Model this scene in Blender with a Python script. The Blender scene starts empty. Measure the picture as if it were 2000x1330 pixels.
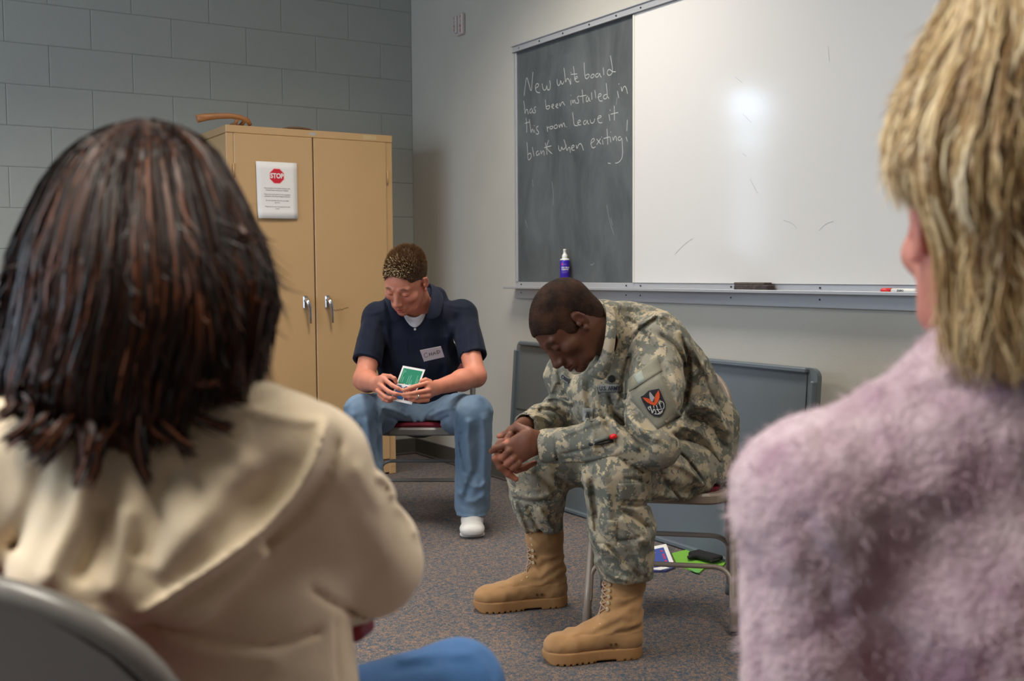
import bpy, math, random
import numpy as np
from mathutils import Vector, Matrix
random.seed(7); rng = np.random.default_rng(7)
SC = bpy.context.scene; COL = SC.collection
PI = math.pi
def srgb(r, g, b):
    return tuple(((c/255)/12.92 if c/255 <= .04045 else ((c/255+.055)/1.055)**2.4) for c in (r, g, b))
# ------------------------------------------------------------------ camera
CF = 2108.85; CC = np.array([-3.00948, -5.87431, 1.10625]); YAW, PIT, ROL = .563136, -.0634985, -.0063371
_F = np.array([math.sin(YAW)*math.cos(PIT), math.cos(YAW)*math.cos(PIT), math.sin(PIT)])
_R = np.array([math.cos(YAW), -math.sin(YAW), 0.]); _U = np.cross(_R, _F)
_R, _U = math.cos(ROL)*_R+math.sin(ROL)*_U, -math.sin(ROL)*_R+math.cos(ROL)*_U
cam = bpy.data.objects.new('camera', bpy.data.cameras.new('camera')); COL.objects.link(cam)
cam.matrix_world = Matrix(((_R[0], _U[0], -_F[0], CC[0]), (_R[1], _U[1], -_F[1], CC[1]), (_R[2], _U[2], -_F[2], CC[2]), (0, 0, 0, 1)))
cam.data.sensor_width = 36; cam.data.lens = CF/2000*36
cam.data.clip_start = .05
cam.data.dof.use_dof = True; cam.data.dof.focus_distance = 3.8; cam.data.dof.aperture_fstop = 4.4
SC.camera = cam
def at(px, py, d):
    """world point seen at a pixel, d metres ahead of the camera"""
    return CC + d*(_F+_R*((px-1000)/CF)-_U*((py-665)/CF))
def onplane(px, py, axis, val):
    r = _F+_R*((px-1000)/CF)-_U*((py-665)/CF)
    return CC+(val-CC[axis])/r[axis]*r
FH = np.array([math.sin(YAW), math.cos(YAW), 0.]); RH = np.array([math.cos(YAW), -math.sin(YAW), 0.]); ZZ = np.array([0, 0, 1.])
def off(lat, dep, up): return RH*lat+FH*dep+ZZ*up
# ------------------------------------------------------------------ light and exposure
SC.view_settings.view_transform = 'Standard'; SC.view_settings.look = 'None'
SC.view_settings.gamma = 1; SC.view_settings.use_curve_mapping = False
SC.view_settings.exposure = 0.0
W = bpy.data.worlds.new('world'); SC.world = W; W.use_nodes = True
W.node_tree.nodes['Background'].inputs[0].default_value = (.62, .78, 1, 1)
W.node_tree.nodes['Background'].inputs[1].default_value = 1.2
def area(name, loc, sx, sy, power, color, rot=(0, 0, 0), spread=180):
    l = bpy.data.lights.new(name, 'AREA'); l.shape = 'RECTANGLE'; l.size = sx; l.size_y = sy
    l.energy = power; l.color = color; l.spread = math.radians(spread)
    o = bpy.data.objects.new(name, l); o.location = loc; o.rotation_euler = rot; COL.objects.link(o); return o
TROFFERS = [(-.95, -2.2), (-3.5, -2.2), (-.95, -5.0), (-3.5, -5.0), (-5.3, -3.6)]
for i, (x, y) in enumerate(TROFFERS):
    area('troffer_light', (x, y, 2.99), .56, 1.15, (34, 42, 23, 36, 24)[i], (1, .92, .81), spread=135)
# daylight through the tall windows of the far wall and of the left-hand wall
for wz, wh, wp in ((2.345, .25, 5.6), (2.10, .13, 1.9), (1.62, .80, 3.6)):
    area('window_daylight', (-2.90, .12, wz), .40, wh, wp, (.60, .78, 1), rot=(-PI/2, 0, 0))
area('window_daylight_side', (-6.1, -2.6, 1.7), 1.5, 3.4, 98, (.70, .84, 1), rot=(0, -PI/2, 0))
# ------------------------------------------------------------------ materials
MATS = {}
def mat(name, col, rough=.6, metal=0., spec=.5, var=0., vscale=8., bump=0., bscale=60., col2=None, vcol=False, coat=0., sheen=0., stretch=None, detail=4, sss=0., bdist=.01):
    if name in MATS: return MATS[name]
    m = bpy.data.materials.new(name); m.use_nodes = True; nt = m.node_tree; b = nt.nodes['Principled BSDF']
    c = srgb(*col)
    b.inputs['Base Color'].default_value = (*c, 1); b.inputs['Roughness'].default_value = rough
    b.inputs['Metallic'].default_value = metal; b.inputs['Specular IOR Level'].default_value = spec
    b.inputs['Coat Weight'].default_value = coat; b.inputs['Sheen Weight'].default_value = sheen
    if sss: b.inputs['Subsurface Weight'].default_value = sss; b.inputs['Subsurface Radius'].default_value = (.012, .005, .003); b.inputs['Subsurface Scale'].default_value = 1
    tc = nt.nodes.new('ShaderNodeTexCoord'); vec = tc.outputs['Object']
    if stretch:
        mp = nt.nodes.new('ShaderNodeMapping'); mp.inputs['Scale'].default_value = stretch
        nt.links.new(vec, mp.inputs[0]); vec = mp.outputs[0]
    base = None
    if vcol:
        a = nt.nodes.new('ShaderNodeVertexColor'); a.layer_name = 'col'; base = a.outputs[0]
    if var or col2:
        n = nt.nodes.new('ShaderNodeTexNoise'); n.inputs['Scale'].default_value = vscale; n.inputs['Detail'].default_value = detail
        nt.links.new(vec, n.inputs['Vector'])
        r = nt.nodes.new('ShaderNodeMapRange'); r.inputs[1].default_value = .3; r.inputs[2].default_value = .7
        nt.links.new(n.outputs[0], r.inputs[0])
        mx = nt.nodes.new('ShaderNodeMix'); mx.data_type = 'RGBA'
        nt.links.new(r.outputs[0], mx.inputs[0])
        if base is not None:
            hi = nt.nodes.new('ShaderNodeMix'); hi.data_type = 'RGBA'; hi.blend_type = 'MULTIPLY'; hi.inputs[0].default_value = 1
            nt.links.new(base, hi.inputs[6]); hi.inputs[7].default_value = (1-var, 1-var, 1-var, 1)
            nt.links.new(hi.outputs[2], mx.inputs[6]); nt.links.new(base, mx.inputs[7])
        else:
            c2 = srgb(*col2) if col2 else tuple(x*(1-var) for x in c)
            mx.inputs[6].default_value = (*c2, 1); mx.inputs[7].default_value = (*c, 1)
        base = mx.outputs[2]
    if base is not None: nt.links.new(base, b.inputs['Base Color'])
    if bump:
        n = nt.nodes.new('ShaderNodeTexNoise'); n.inputs['Scale'].default_value = bscale; n.inputs['Detail'].default_value = 5
        nt.links.new(vec, n.inputs['Vector'])
        bp = nt.nodes.new('ShaderNodeBump'); bp.inputs['Strength'].default_value = bump; bp.inputs['Distance'].default_value = bdist
        nt.links.new(n.outputs[0], bp.inputs['Height']); nt.links.new(bp.outputs[0], b.inputs['Normal'])
    MATS[name] = m; return m
# ------------------------------------------------------------------ object helpers
def link(name, me, parent=None, loc=None):
    o = bpy.data.objects.new(name, me); COL.objects.link(o)
    if loc is not None: o.location = loc
    if parent is not None: o.parent = parent
    return o
def tag(o, label=None, cat=None, group=None, kind=None):
    if label: o['label'] = label
    if cat: o['category'] = cat
    if group: o['group'] = group
    if kind: o['kind'] = kind
    return o
def empty(name, loc, label=None, cat=None, group=None, rz=0):
    o = bpy.data.objects.new(name, None); COL.objects.link(o); o.location = loc; o.rotation_euler = (0, 0, rz)
    o.empty_display_size = .1
    return tag(o, label, cat, group)
class MB:
    """gathers simple solids, then builds ONE mesh object"""
    def __init__(s): s.v = []; s.f = []; s.m = []; s.sm = []
    def add(s, vs, fs, mi=0, smooth=False):
        n = len(s.v); s.v += [tuple(map(float, v)) for v in vs]
        for f in fs: s.f.append(tuple(i+n for i in f)); s.m.append(mi); s.sm.append(smooth)
        return s
    def box(s, c, size, mi=0, R=None, bev=0.):
        c = np.array(c, float); h = np.array(size, float)/2; b = min(bev, *(h*.98)) if bev else 0
        R = np.eye(3) if R is None else np.array(R, float)
        if not b:
            vs = [c+R@(h*np.array([x, y, z])) for x in (-1, 1) for y in (-1, 1) for z in (-1, 1)]
            return s.add(vs, [(0, 1, 3, 2), (4, 6, 7, 5), (0, 4, 5, 1), (2, 3, 7, 6), (0, 2, 6, 4), (1, 5, 7, 3)], mi)
        vs = []; idx = {}
        for x in (-1, 1):
            for y in (-1, 1):
                for z in (-1, 1):
                    for ax in range(3):
                        q = h-b; q = q.copy(); q[ax] = h[ax]
                        idx[(x, y, z, ax)] = len(vs); vs.append(c+R@(q*np.array([x, y, z])))
        fs = []
        for ax in range(3):
            o1, o2 = [a for a in range(3) if a != ax]
            for sg in (-1, 1):
                def k(a, b_):
                    t = [0, 0, 0]; t[ax] = sg; t[o1] = a; t[o2] = b_; return idx[(*t, ax)]
                q = [k(-1, -1), k(1, -1), k(1, 1), k(-1, 1)]
                if (sg > 0) == (ax == 1): q = q[::-1]
                fs.append(tuple(q))
            for a in (-1, 1):
                for b_ in (-1, 1):
                    t0 = [0, 0, 0]; t1 = [0, 0, 0]; t0[o1] = t1[o1] = a; t0[o2] = t1[o2] = b_; t0[ax] = -1; t1[ax] = 1
                    q = [idx[(*t0, o1)], idx[(*t1, o1)], idx[(*t1, o2)], idx[(*t0, o2)]]
                    fs.append(tuple(q))
        for x in (-1, 1):
            for y in (-1, 1):
                for z in (-1, 1): fs.append((idx[(x, y, z, 0)], idx[(x, y, z, 1)], idx[(x, y, z, 2)]))
        return s.add(vs, fs, mi)
    def tube(s, pts, r, n=10, mi=0, cap=True, flat=1., up=None):
        pts = [np.array(p, float) for p in pts]; m = len(pts)
        rs = r if hasattr(r, '__len__') else [r]*m
        T = [pts[min(i+1, m-1)]-pts[max(i-1, 0)] for i in range(m)]; T = [t/(np.linalg.norm(t)+1e-12) for t in T]
        a = np.array(up, float) if up is not None else (np.array([0, 0, 1.]) if abs(T[0][2]) < .9 else np.array([1., 0, 0]))
        vs = []; u = a
        for i in range(m):
            u = u-T[i]*(u@T[i]); u = u/(np.linalg.norm(u)+1e-12); w = np.cross(T[i], u)
            for k in range(n):
                t = 2*PI*k/n; vs.append(pts[i]+rs[i]*(math.cos(t)*u*flat+math.sin(t)*w))
        fs = [(i*n+k, i*n+(k+1) % n, (i+1)*n+(k+1) % n, (i+1)*n+k) for i in range(m-1) for k in range(n)]
        s.add(vs, fs, mi, True)
        if cap:
            b0 = len(s.v)-m*n
            s.f += [tuple(b0+k for k in range(n))[::-1], tuple(b0+(m-1)*n+k for k in range(n))]; s.m += [mi]*2; s.sm += [False]*2
        return s
    def lathe(s, c, prof, n=24, mi=0, R=None):
        R = np.eye(3) if R is None else np.array(R, float); c = np.array(c, float)
        vs = [c+R@np.array([r*math.cos(2*PI*k/n), r*math.sin(2*PI*k/n), z]) for r, z in prof for k in range(n)]
        fs = [(i*n+k, i*n+(k+1) % n, (i+1)*n+(k+1) % n, (i+1)*n+k) for i in range(len(prof)-1) for k in range(n)]
        fs += [tuple(range(n))[::-1], tuple((len(prof)-1)*n+k for k in range(n))]
        return s.add(vs, fs, mi, True)
    def prism(s, pts, nrm, h, mi=0):
        """flat polygon (3-D points) extruded by h along nrm"""
        pts = [np.array(p, float) for p in pts]; nrm = np.array(nrm, float)*h; n = len(pts)
        vs = pts+[p+nrm for p in pts]
        fs = [tuple(range(n))[::-1], tuple(range(n, 2*n))]+[(k, (k+1) % n, n+(k+1) % n, n+k) for k in range(n)]
        return s.add(vs, fs, mi)
    def ribbon(s, pts, nrm, w, mi=0):
        pts = [np.array(p, float) for p in pts]; nrm = np.array(nrm, float)
        vs = []
        for i, p in enumerate(pts):
            t = pts[min(i+1, len(pts)-1)]-pts[max(i-1, 0)]; t = t/(np.linalg.norm(t)+1e-9); sd = np.cross(t, nrm)
            vs += [p+sd*w/2, p-sd*w/2]
        fs = [(2*i, 2*i+1, 2*i+3, 2*i+2) for i in range(len(pts)-1)]
        return s.add(vs, fs, mi)
    def mesh(s, name, mats, org=(0, 0, 0), cols=None):
        me = bpy.data.meshes.new(name); o = np.array(org, float)
        me.from_pydata([tuple(np.array(v)-o) for v in s.v], [], s.f)
        for m in (mats if isinstance(mats, (list, tuple)) else [mats]): me.materials.append(m)
        me.polygons.foreach_set('material_index', s.m); me.polygons.foreach_set('use_smooth', s.sm)
        me.update(); return me
    def build(s, name, mats, parent=None, org=None, loc=None):
        """vertices are given in the parent's own frame unless org (world origin to subtract) is given"""
        return link(name, s.mesh(name, mats, org if org is not None else (0, 0, 0)), parent, loc)
def fixnormals(me):
    import bmesh
    bm = bmesh.new(); bm.from_mesh(me); bmesh.ops.recalc_face_normals(bm, faces=bm.faces); bm.to_mesh(me); bm.free()
def text_mesh(txt, size, extrude=.0002, bold=0., align='CENTER', space=1.):
    cu = bpy.data.curves.new('lettering', 'FONT'); cu.body = txt; cu.size = size; cu.extrude = extrude; cu.offset = bold
    cu.align_x = align; cu.align_y = 'CENTER'; cu.resolution_u = 3; cu.space_character = space
    o = bpy.data.objects.new('lettering', cu); COL.objects.link(o)
    dg = bpy.context.evaluated_depsgraph_get(); me = bpy.data.meshes.new_from_object(o.evaluated_get(dg))
    bpy.data.objects.remove(o); return me
def place_text(name, txt, size, pos, xdir, ydir, m, parent, bold=0., align='CENTER', extrude=.0002, sx=1., space=1.):
    me = text_mesh(txt, size, extrude, bold, align, space)
    x = Vector(xdir).normalized(); y = Vector(ydir).normalized(); z = x.cross(y)
    M = Matrix(((x[0]*sx, y[0], z[0], pos[0]), (x[1]*sx, y[1], z[1], pos[1]), (x[2]*sx, y[2], z[2], pos[2]), (0, 0, 0, 1)))
    me.transform(M); me.materials.clear(); me.materials.append(m)
    return link(name, me, parent)
def copy_tree(o, parent=None):
    c = o.copy(); COL.objects.link(c); c.parent = parent
    for ch in o.children: copy_tree(ch, c)
    return c
# ------------------------------------------------------------------ the room
XL, YN, ZC = -6.2, -8.2, 3.05
m_wall = mat('painted_wall', (188, 185, 176), .55, var=.06, vscale=3, bump=.25, bscale=180, bdist=.002)
m_block = mat('painted_block', (162, 166, 162), .55, var=.04, vscale=5, bump=.3, bscale=110, bdist=.004)
m_joint = mat('block_joint', (134, 136, 130), .7)
m_ceil = mat('ceiling_tile', (205, 203, 196), .9, bump=.2)
def struct(name, mb, m, parent=None):
    o = mb.build(name, m, parent)
    if parent is None: o['kind'] = 'structure'
    return o
# carpet
def carpet():
    m = bpy.data.materials.new('speckled_carpet'); m.use_nodes = True; nt = m.node_tree; b = nt.nodes['Principled BSDF']
    b.inputs['Roughness'].default_value = .95; b.inputs['Specular IOR Level'].default_value = .1
    tc = nt.nodes.new('ShaderNodeTexCoord')
    def noise(s, d=2., dist=0., rough=.5):
        n = nt.nodes.new('ShaderNodeTexNoise'); n.inputs['Scale'].default_value = s; n.inputs['Detail'].default_value = d
        n.inputs['Distortion'].default_value = dist; n.inputs['Roughness'].default_value = rough; nt.links.new(tc.outputs['Object'], n.inputs['Vector']); return n.outputs[0]
    def ramp(src, stops, interp='LINEAR'):
        r = nt.nodes.new('ShaderNodeValToRGB'); r.color_ramp.interpolation = interp
        e = r.color_ramp.elements
        while len(e) < len(stops): e.new(.5)
        for k, (p, c) in enumerate(stops): e[k].position = p; e[k].color = (*srgb(*c), 1)
        nt.links.new(src, r.inputs[0]); return r.outputs[0]
    a = ramp(noise(78, 3, 1.4), [(.36, (82, 98, 114)), (.45, (106, 108, 112)), (.53, (132, 120, 114)), (.63, (160, 132, 116))])
    f = ramp(noise(330, 2), [(.34, (140, 140, 142)), (.66, (255, 255, 255))])
    mx = nt.nodes.new('ShaderNodeMix'); mx.data_type = 'RGBA'; mx.blend_type = 'MULTIPLY'; mx.inputs[0].default_value = .85
    nt.links.new(a, mx.inputs[6]); nt.links.new(f, mx.inputs[7]); nt.links.new(mx.outputs[2], b.inputs['Base Color'])
    bp = nt.nodes.new('ShaderNodeBump'); bp.inputs['Strength'].default_value = .6; bp.inputs['Distance'].default_value = .004
    nt.links.new(noise(300, 2), bp.inputs['Height']); nt.links.new(bp.outputs[0], b.inputs['Normal'])
    return m
struct('floor', MB().box((XL/2, YN/2, -.03), (-XL+.4, -YN+.4, .06)), carpet())
struct('ceiling', MB().box((XL/2, YN/2, ZC+.03), (-XL+.4, -YN+.4, .06)), m_ceil)
struct('wall_right', MB().box((.06, YN/2, ZC/2), (.12, -YN+.3, ZC)), m_wall)
struct('wall_near', MB().box((XL/2, YN-.06, ZC/2), (-XL, .12, ZC)), mat('painted_wall_tan', (140, 132, 120), .6))
# left wall with a big window opening
wl = MB(); wy0, wy1, wz0, wz1 = -4.4, -.8, .9, 2.5
wl.box((XL-.06, (YN+wy0)/2, ZC/2), (.12, wy0-YN, ZC)).box((XL-.06, wy1/2, ZC/2), (.12, -wy1, ZC))
wl.box((XL-.06, (wy0+wy1)/2, wz0/2), (.12, wy1-wy0, wz0)).box((XL-.06, (wy0+wy1)/2, (wz1+ZC)/2), (.12, wy1-wy0, ZC-wz1))
struct('wall_left', wl, mat('painted_wall_tan', (140, 132, 120), .6))
# back wall: backing plane with the tall window opening, and the painted blocks in front
vx0, vx1, vz0, vz1 = -3.12, -2.66, 1.08, 2.48
wb = MB(); BF = .003
wb.box(((vx1+0)/2, BF+.06, ZC/2), (-vx1, .12, ZC)).box(((XL+vx0)/2, BF+.06, ZC/2), (vx0-XL, .12, ZC))
wb.box(((vx0+vx1)/2, BF+.06, vz0/2), (vx1-vx0, .12, vz0)).box(((vx0+vx1)/2, BF+.06, (vz1+ZC)/2), (vx1-vx0, .12, ZC-vz1))
wall_back = struct('wall_back', wb, m_joint)
BL, BH = .4064, .2032; J = .0020
def block_mesh(L, H):
    b = MB(); g = .0018; y0, y1 = 0., g
    l, h = L/2-J/2, H/2-J/2
    vs = []
    for (a, y) in ((0., BF+.0005), (0., y1), (.0030, y0)):
        vs += [(-l+a, y, -h+a), (l-a, y, -h+a), (l-a, y, h-a), (-l+a, y, h-a)]
    fs = [(8, 9, 10, 11)]
    for r in (0, 4): fs += [(r+k, r+(k+1) % 4, r+4+(k+1) % 4, r+4+k) for k in range(4)]
    b.add(vs, fs); me = b.mesh('concrete_block', m_block); fixnormals(me); return me
bm_full, bm_half = block_mesh(BL, BH), block_mesh(BL/2, BH)
for k in range(15):
    z = .0162+(k+.5)*BH
    if z+BH/2 > ZC: continue
    even = (k % 2 == 1)
    x = 0.
    if even:
        link('concrete_block', bm_half, wall_back, (-BL/4, 0, z)); x = -BL/2
    for n in range(6):
        link('concrete_block', bm_full, wall_back, (x-BL/2, random.uniform(-.0004, .0004), z)); x -= BL
m_base = mat('vinyl_baseboard', (74, 70, 64), .45, var=.1, vscale=6)
for nm, c, sz, tc_, tsz in (('baseboard_back', (XL/2, -.004, .048), (-XL, .012, .096), (XL/2, -.012, .006), (-XL, .02, .012)),
                            ('baseboard_right', (-.005, YN/2, .048), (.010, -YN, .096), (-.012, YN/2, .006), (.02, -YN, .012))):
    b = MB().box(c, sz, bev=.003).box(tc_, tsz, bev=.004); struct(nm, b, m_base)
# tall window frame in the far wall, wide one in the left wall
m_alu = mat('brushed_aluminium', (182, 184, 188), .42, .35, var=.06, vscale=30, stretch=(1, .05, 1))
m_glass = bpy.data.materials.new('window_glass'); m_glass.use_nodes = True
gb = m_glass.node_tree.nodes['Principled BSDF']; gb.inputs['Transmission Weight'].default_value = 1; gb.inputs['Roughness'].default_value = 0; gb.inputs['IOR'].default_value = 1.02
wf = MB(); cx, cz = (vx0+vx1)/2, (vz0+vz1)/2
for x in (vx0+.015, vx1-.015): wf.box((x, .06, cz), (.03, .05, vz1-vz0))
for z in (vz0+.015, vz1-.015, 2.192): wf.box((cx, .06, z), (vx1-vx0, .05, .035))
w1 = struct('window_1', wf, m_alu); MB().box((cx, .06, cz), (vx1-vx0-.06, .004, vz1-vz0-.06)).build('pane', m_glass, w1)
wf = MB(); cy, cz = (wy0+wy1)/2, (wz0+wz1)/2
for y in (wy0+.02, wy0+1.2, wy0+2.4, wy1-.02): wf.box((XL-.06, y, cz), (.05, .04, wz1-wz0))
for z in (wz0+.02, wz1-.02): wf.box((XL-.06, cy, z), (.05, wy1-wy0, .04))
w2 = struct('window_2', wf, m_alu)
for k in range(3): MB().box((XL-.06, wy0+.6+1.2*k, cz), (.004, 1.15, wz1-wz0-.08)).build('pane', m_glass, w2)
# troffers
m_white = mat('white_enamel', (225, 225, 222), .4)
m_lens = bpy.data.materials.new('lamp_lens'); m_lens.use_nodes = True
lb = m_lens.node_tree.nodes['Principled BSDF']; lb.inputs['Emission Color'].default_value = (1, .88, .72, 1); lb.inputs['Emission Strength'].default_value = 1.5
wherelamp = ['nearest the board wall and far corner', 'near the left side and far wall', 'near the board wall behind the circle', 'near the left side behind the circle', 'beside the wide window']
for i, (x, y) in enumerate(TROFFERS):
    t = empty('ceiling_light', (x, y, 3.0), 'recessed fluorescent ceiling light '+wherelamp[i], 'ceiling light', 'ceiling lights')
    f = MB()
    for sx in (-1, 1): f.box((sx*.295, 0, .025), (.02, 1.21, .05))
    for sy in (-1, 1): f.box((0, sy*.595, .025), (.6, .02, .05))
    f.build('frame', m_white, t); MB().box((0, 0, .04), (.57, 1.17, .006)).build('lens', m_lens, t)

# ------------------------------------------------------------------ metal cabinet
m_tan = mat('tan_enamel', (196, 160, 114), .42, var=.04, vscale=2.5, bump=.06, bscale=40)
m_tand = mat('tan_enamel_edge', (120, 92, 60), .6)
m_chrome = mat('chrome', (200, 200, 205), .18, 1.)
m_dark = mat('black_plastic', (22, 22, 24), .4)
m_paper = mat('white_paper', (232, 230, 228), .7)
m_ink = mat('black_ink', (40, 40, 44), .7)
CX0, CX1, CYF, CYB, CZ = -1.316, -.402, -.54, -.09, 1.845
cab = empty('storage_cabinet', ((CX0+CX1)/2, CYF, 0), 'tall tan metal two-door storage cabinet against the block wall', 'cabinet')
co = np.array([(CX0+CX1)/2, CYF, 0]); cw = CX1-CX0; cd = CYB-CYF
b = MB()
b.box((-cw/2+.0135, cd/2, CZ/2), (.024, cd, CZ-.08), bev=.003).box((cw/2-.0135, cd/2, CZ/2), (.024, cd, CZ-.08), bev=.003)
b.box((0, cd-.006, CZ/2), (cw-.03, .01, CZ-.05)).box((0, cd/2, .075), (cw-.04, cd-.04, .01))
b.box((-cw/2+.020, .010, CZ/2-.0), (.038, .022, CZ-.076), bev=.003).box((cw/2-.020, .010, CZ/2), (.038, .022, CZ-.076), bev=.003)
b.box((0, .012, .045), (cw-.07, .02, .07), bev=.003)
for sx in (-1, 1): b.box((sx*(cw/2-.02), .02, .03), (.04, .04, .06), bev=.004)
b.build('body', m_tan, cab)
MB().box((0, cd/2-.001, CZ-.019), (cw, cd+.006, .038), bev=.003).build('top', m_tan, cab)
DZ0, DZ1 = .085, CZ-.039
dw = (cw-.076)/2
for sx in (-1, 1):
    d = MB().box((sx*(dw/2+.0012), .004, (DZ0+DZ1)/2), (dw-.0035, .022, DZ1-DZ0), bev=.004).build('door', m_tan, cab)
    hx = (-.921 if sx < 0 else -.799)-co[0]+.004
    h = MB(); h.box((hx, -.011, .955), (.026, .010, .068), bev=.006)
    h.tube([(hx, -.012, .965), (hx, -.030, .967), (hx+.004, -.040, .955), (hx+.010, -.042, .93), (hx+.014, -.041, .885), (hx+.016, -.038, .845)], [.011, .012, .0125, .010, .0065, .006], 12, flat=1.)
    h.build('handle', m_chrome, d)
    for z in (.28, 1.0, 1.62): MB().tube([(sx*(dw+.004), -.010, z-.035), (sx*(dw+.004), -.010, z+.035)], .0045, 8).build('hinge', m_tan, d)
MB().box((.0, -.0035, CZ-.019), (.035, .002, .013), bev=.0008).build('nameplate', m_alu, cab)
MB().box((.322, -.004, CZ-.018), (.078, .0014, .022)).build('tape', mat('masking_tape', (196, 172, 128), .7), cab)
# pencil scribble on the right-hand door
sc = MB(); pts = [(-.765, .895), (-.755, .902), (-.748, .894), (-.74, .904), (-.732, .896), (-.725, .905), (-.715, .900), (-.70, .908), (-.675, .912)]
sc.ribbon([(x-co[0], -.0078, z+.01) for x, z in pts], (0, -1, 0), .003)
sc.build('scribble', mat('pencil_mark', (120, 84, 52), .8), cab)
# STOP notice
np0 = np.array([-1.0605, CYF-.012, 1.528])
nt_ = empty('notice', tuple(np0), 'white paper notice with red octagonal stop sign taped on left cabinet door', 'notice')
W2, H2 = .108, .143
pm = MB(); N = 8
vs = []; 
for i in range(N+1):
    for j in range(N+1):
        u, v = i/N, j/N; yy = -.0012-.010*(max(0, .25-v)/.25)**2*(1-u*.5)-.002*math.sin(u*PI)
        vs.append((-W2+2*W2*u+.004*(1-v)*(1-u), yy, -H2+2*H2*v))
fs = [(i*(N+1)+j, (i+1)*(N+1)+j, (i+1)*(N+1)+j+1, i*(N+1)+j+1) for i in range(N) for j in range(N)]
pm.add(vs, fs, 0, True); po = pm.build('sheet', m_paper, nt_)
sol = po.modifiers.new('thick', 'SOLIDIFY'); sol.thickness = .0006; sol.offset = 1
m_red = mat('sign_red', (205, 22, 48), .6); m_pink = mat('sign_pink', (240, 176, 176), .6)
def octo(r, y): return [(r*math.cos(PI/8+k*PI/4), y, .072+r*math.sin(PI/8+k*PI/4)) for k in range(8)]
MB().prism(octo(.042, -.0036), (0, -1, 0), .0004).build('octagon_border', m_pink, nt_)
MB().prism(octo(.0385, -.0040), (0, -1, 0), .0004).build('octagon', m_red, nt_)
place_text('stop_lettering', 'STOP', .035, (0, -.0050, .072), (1, 0, 0), (0, 0, 1), m_paper, nt_, bold=.0012, sx=.82)
lines = [(.010, 'The materials in this cabinet belong to the'), (.000, 'Chapel Religious Education Program.'), (-.021, 'These items were paid for from donations'), (-.031, 'collected at the Chapel Religious Services.'), (-.052, 'Do not use these items for any other'), (-.062, 'purpose.'), (-.083, 'Thank you for your consideration in this'), (-.093, 'matter.')]
mg = mat('grey_print', (120, 118, 118), .7)
for z, t in lines: place_text('print_line', t, .0088, (0, -.0042-.0002-(.0012 if z < -.08 else 0), z), (1, 0, 0), (0, 0, 1), mg, nt_, sx=.92, extrude=.0001)
# things on the cabinet
m_wood = mat('orange_wood', (182, 122, 70), .5, var=.35, vscale=14, stretch=(1, 8, 8))
p = [onplane(x, y, 1, -.50) for x, y in ((402, 245), (440, 238), (470, 235), (490, 236), (497, 243))]
o = np.array([-1.24, -.46, CZ]); b = MB()
arc = [(-1.445, -.50, 1.868), (-1.40, -.50, 1.880), (-1.34, -.495, 1.890), (-1.27, -.49, 1.896), (-1.22, -.485, 1.893), (-1.18, -.48, 1.880), (-1.165, -.47, CZ+.014)]
b.tube(arc, [.020, .018, .015, .013, .013, .014, .012], 12, flat=.62, up=(0, 1, 0))
b.tube([(-1.235, -.485, 1.885), (-1.24, -.46, 1.86), (-1.25, -.42, CZ+.012)], .010, 10)
b.tube([(-1.195, -.48, 1.88), (-1.20, -.43, 1.862), (-1.21, -.36, CZ+.012)], .010, 10)
t = b.build('wooden_bow', m_wood, None, org=o, loc=o); tag(t, 'curved orange wooden handle overhanging left top of the tan cabinet', 'wooden piece')
b = MB(); b.tube([(-1.01, -.50, CZ+.004), (-.97, -.50, CZ+.011), (-.91, -.50, CZ+.013), (-.86, -.50, CZ+.009), (-.83, -.50, CZ+.004)], [.003, .008, .010, .008, .003], 8, flat=.6, up=(0, 0, 1))
o = np.array([-.92, -.5, CZ]); t = b.build('wooden_stick', mat('brown_stick', (110, 74, 46), .6), None, org=o, loc=o); tag(t, 'thin dark brown stick lying on the middle of the tan cabinet top', 'stick')
# ------------------------------------------------------------------ boards on the right wall
YB0, YB1, YB2 = -1.19, -2.137, -4.75; ZB0, ZB1 = 1.0555, 2.2145
def chalk_mat():
    m = bpy.data.materials.new('chalkboard_slate'); m.use_nodes = True; nt = m.node_tree; b = nt.nodes['Principled BSDF']
    b.inputs['Roughness'].default_value = .7
    tc = nt.nodes.new('ShaderNodeTexCoord'); mp = nt.nodes.new('ShaderNodeMapping'); mp.inputs['Scale'].default_value = (1, 1.6, .7)
    nt.links.new(tc.outputs['Object'], mp.inputs[0])
    n = nt.nodes.new('ShaderNodeTexNoise'); n.inputs['Scale'].default_value = 3.2; n.inputs['Detail'].default_value = 8; n.inputs['Distortion'].default_value = .45; n.inputs['Roughness'].default_value = .6
    nt.links.new(mp.outputs[0], n.inputs['Vector'])
    r = nt.nodes.new('ShaderNodeValToRGB'); e = r.color_ramp.elements
    e[0].position = .3; e[0].color = (*srgb(62, 67, 69), 1); e[1].position = .72; e[1].color = (*srgb(98, 103, 105), 1)
    nt.links.new(n.outputs[0], r.inputs[0]); nt.links.new(r.outputs[0], b.inputs['Base Color']); return m
cb = empty('chalkboard', (-.012, (YB0+YB1)/2, ZB0), 'dark grey slate chalkboard with handwritten chalk message', 'chalkboard')
co = np.array([-.012, (YB0+YB1)/2, ZB0])
MB().box((-.008, (YB0+YB1)/2, (ZB0+ZB1)/2), (.014, YB0-YB1, ZB1-ZB0)).build('slate_panel', chalk_mat(), cb, org=co)
MB().box((-.012, YB0+.002, (ZB0+ZB1)/2), (.022, .022, ZB1-ZB0), bev=.002).build('side_trim', m_alu, cb, org=co)
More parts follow.
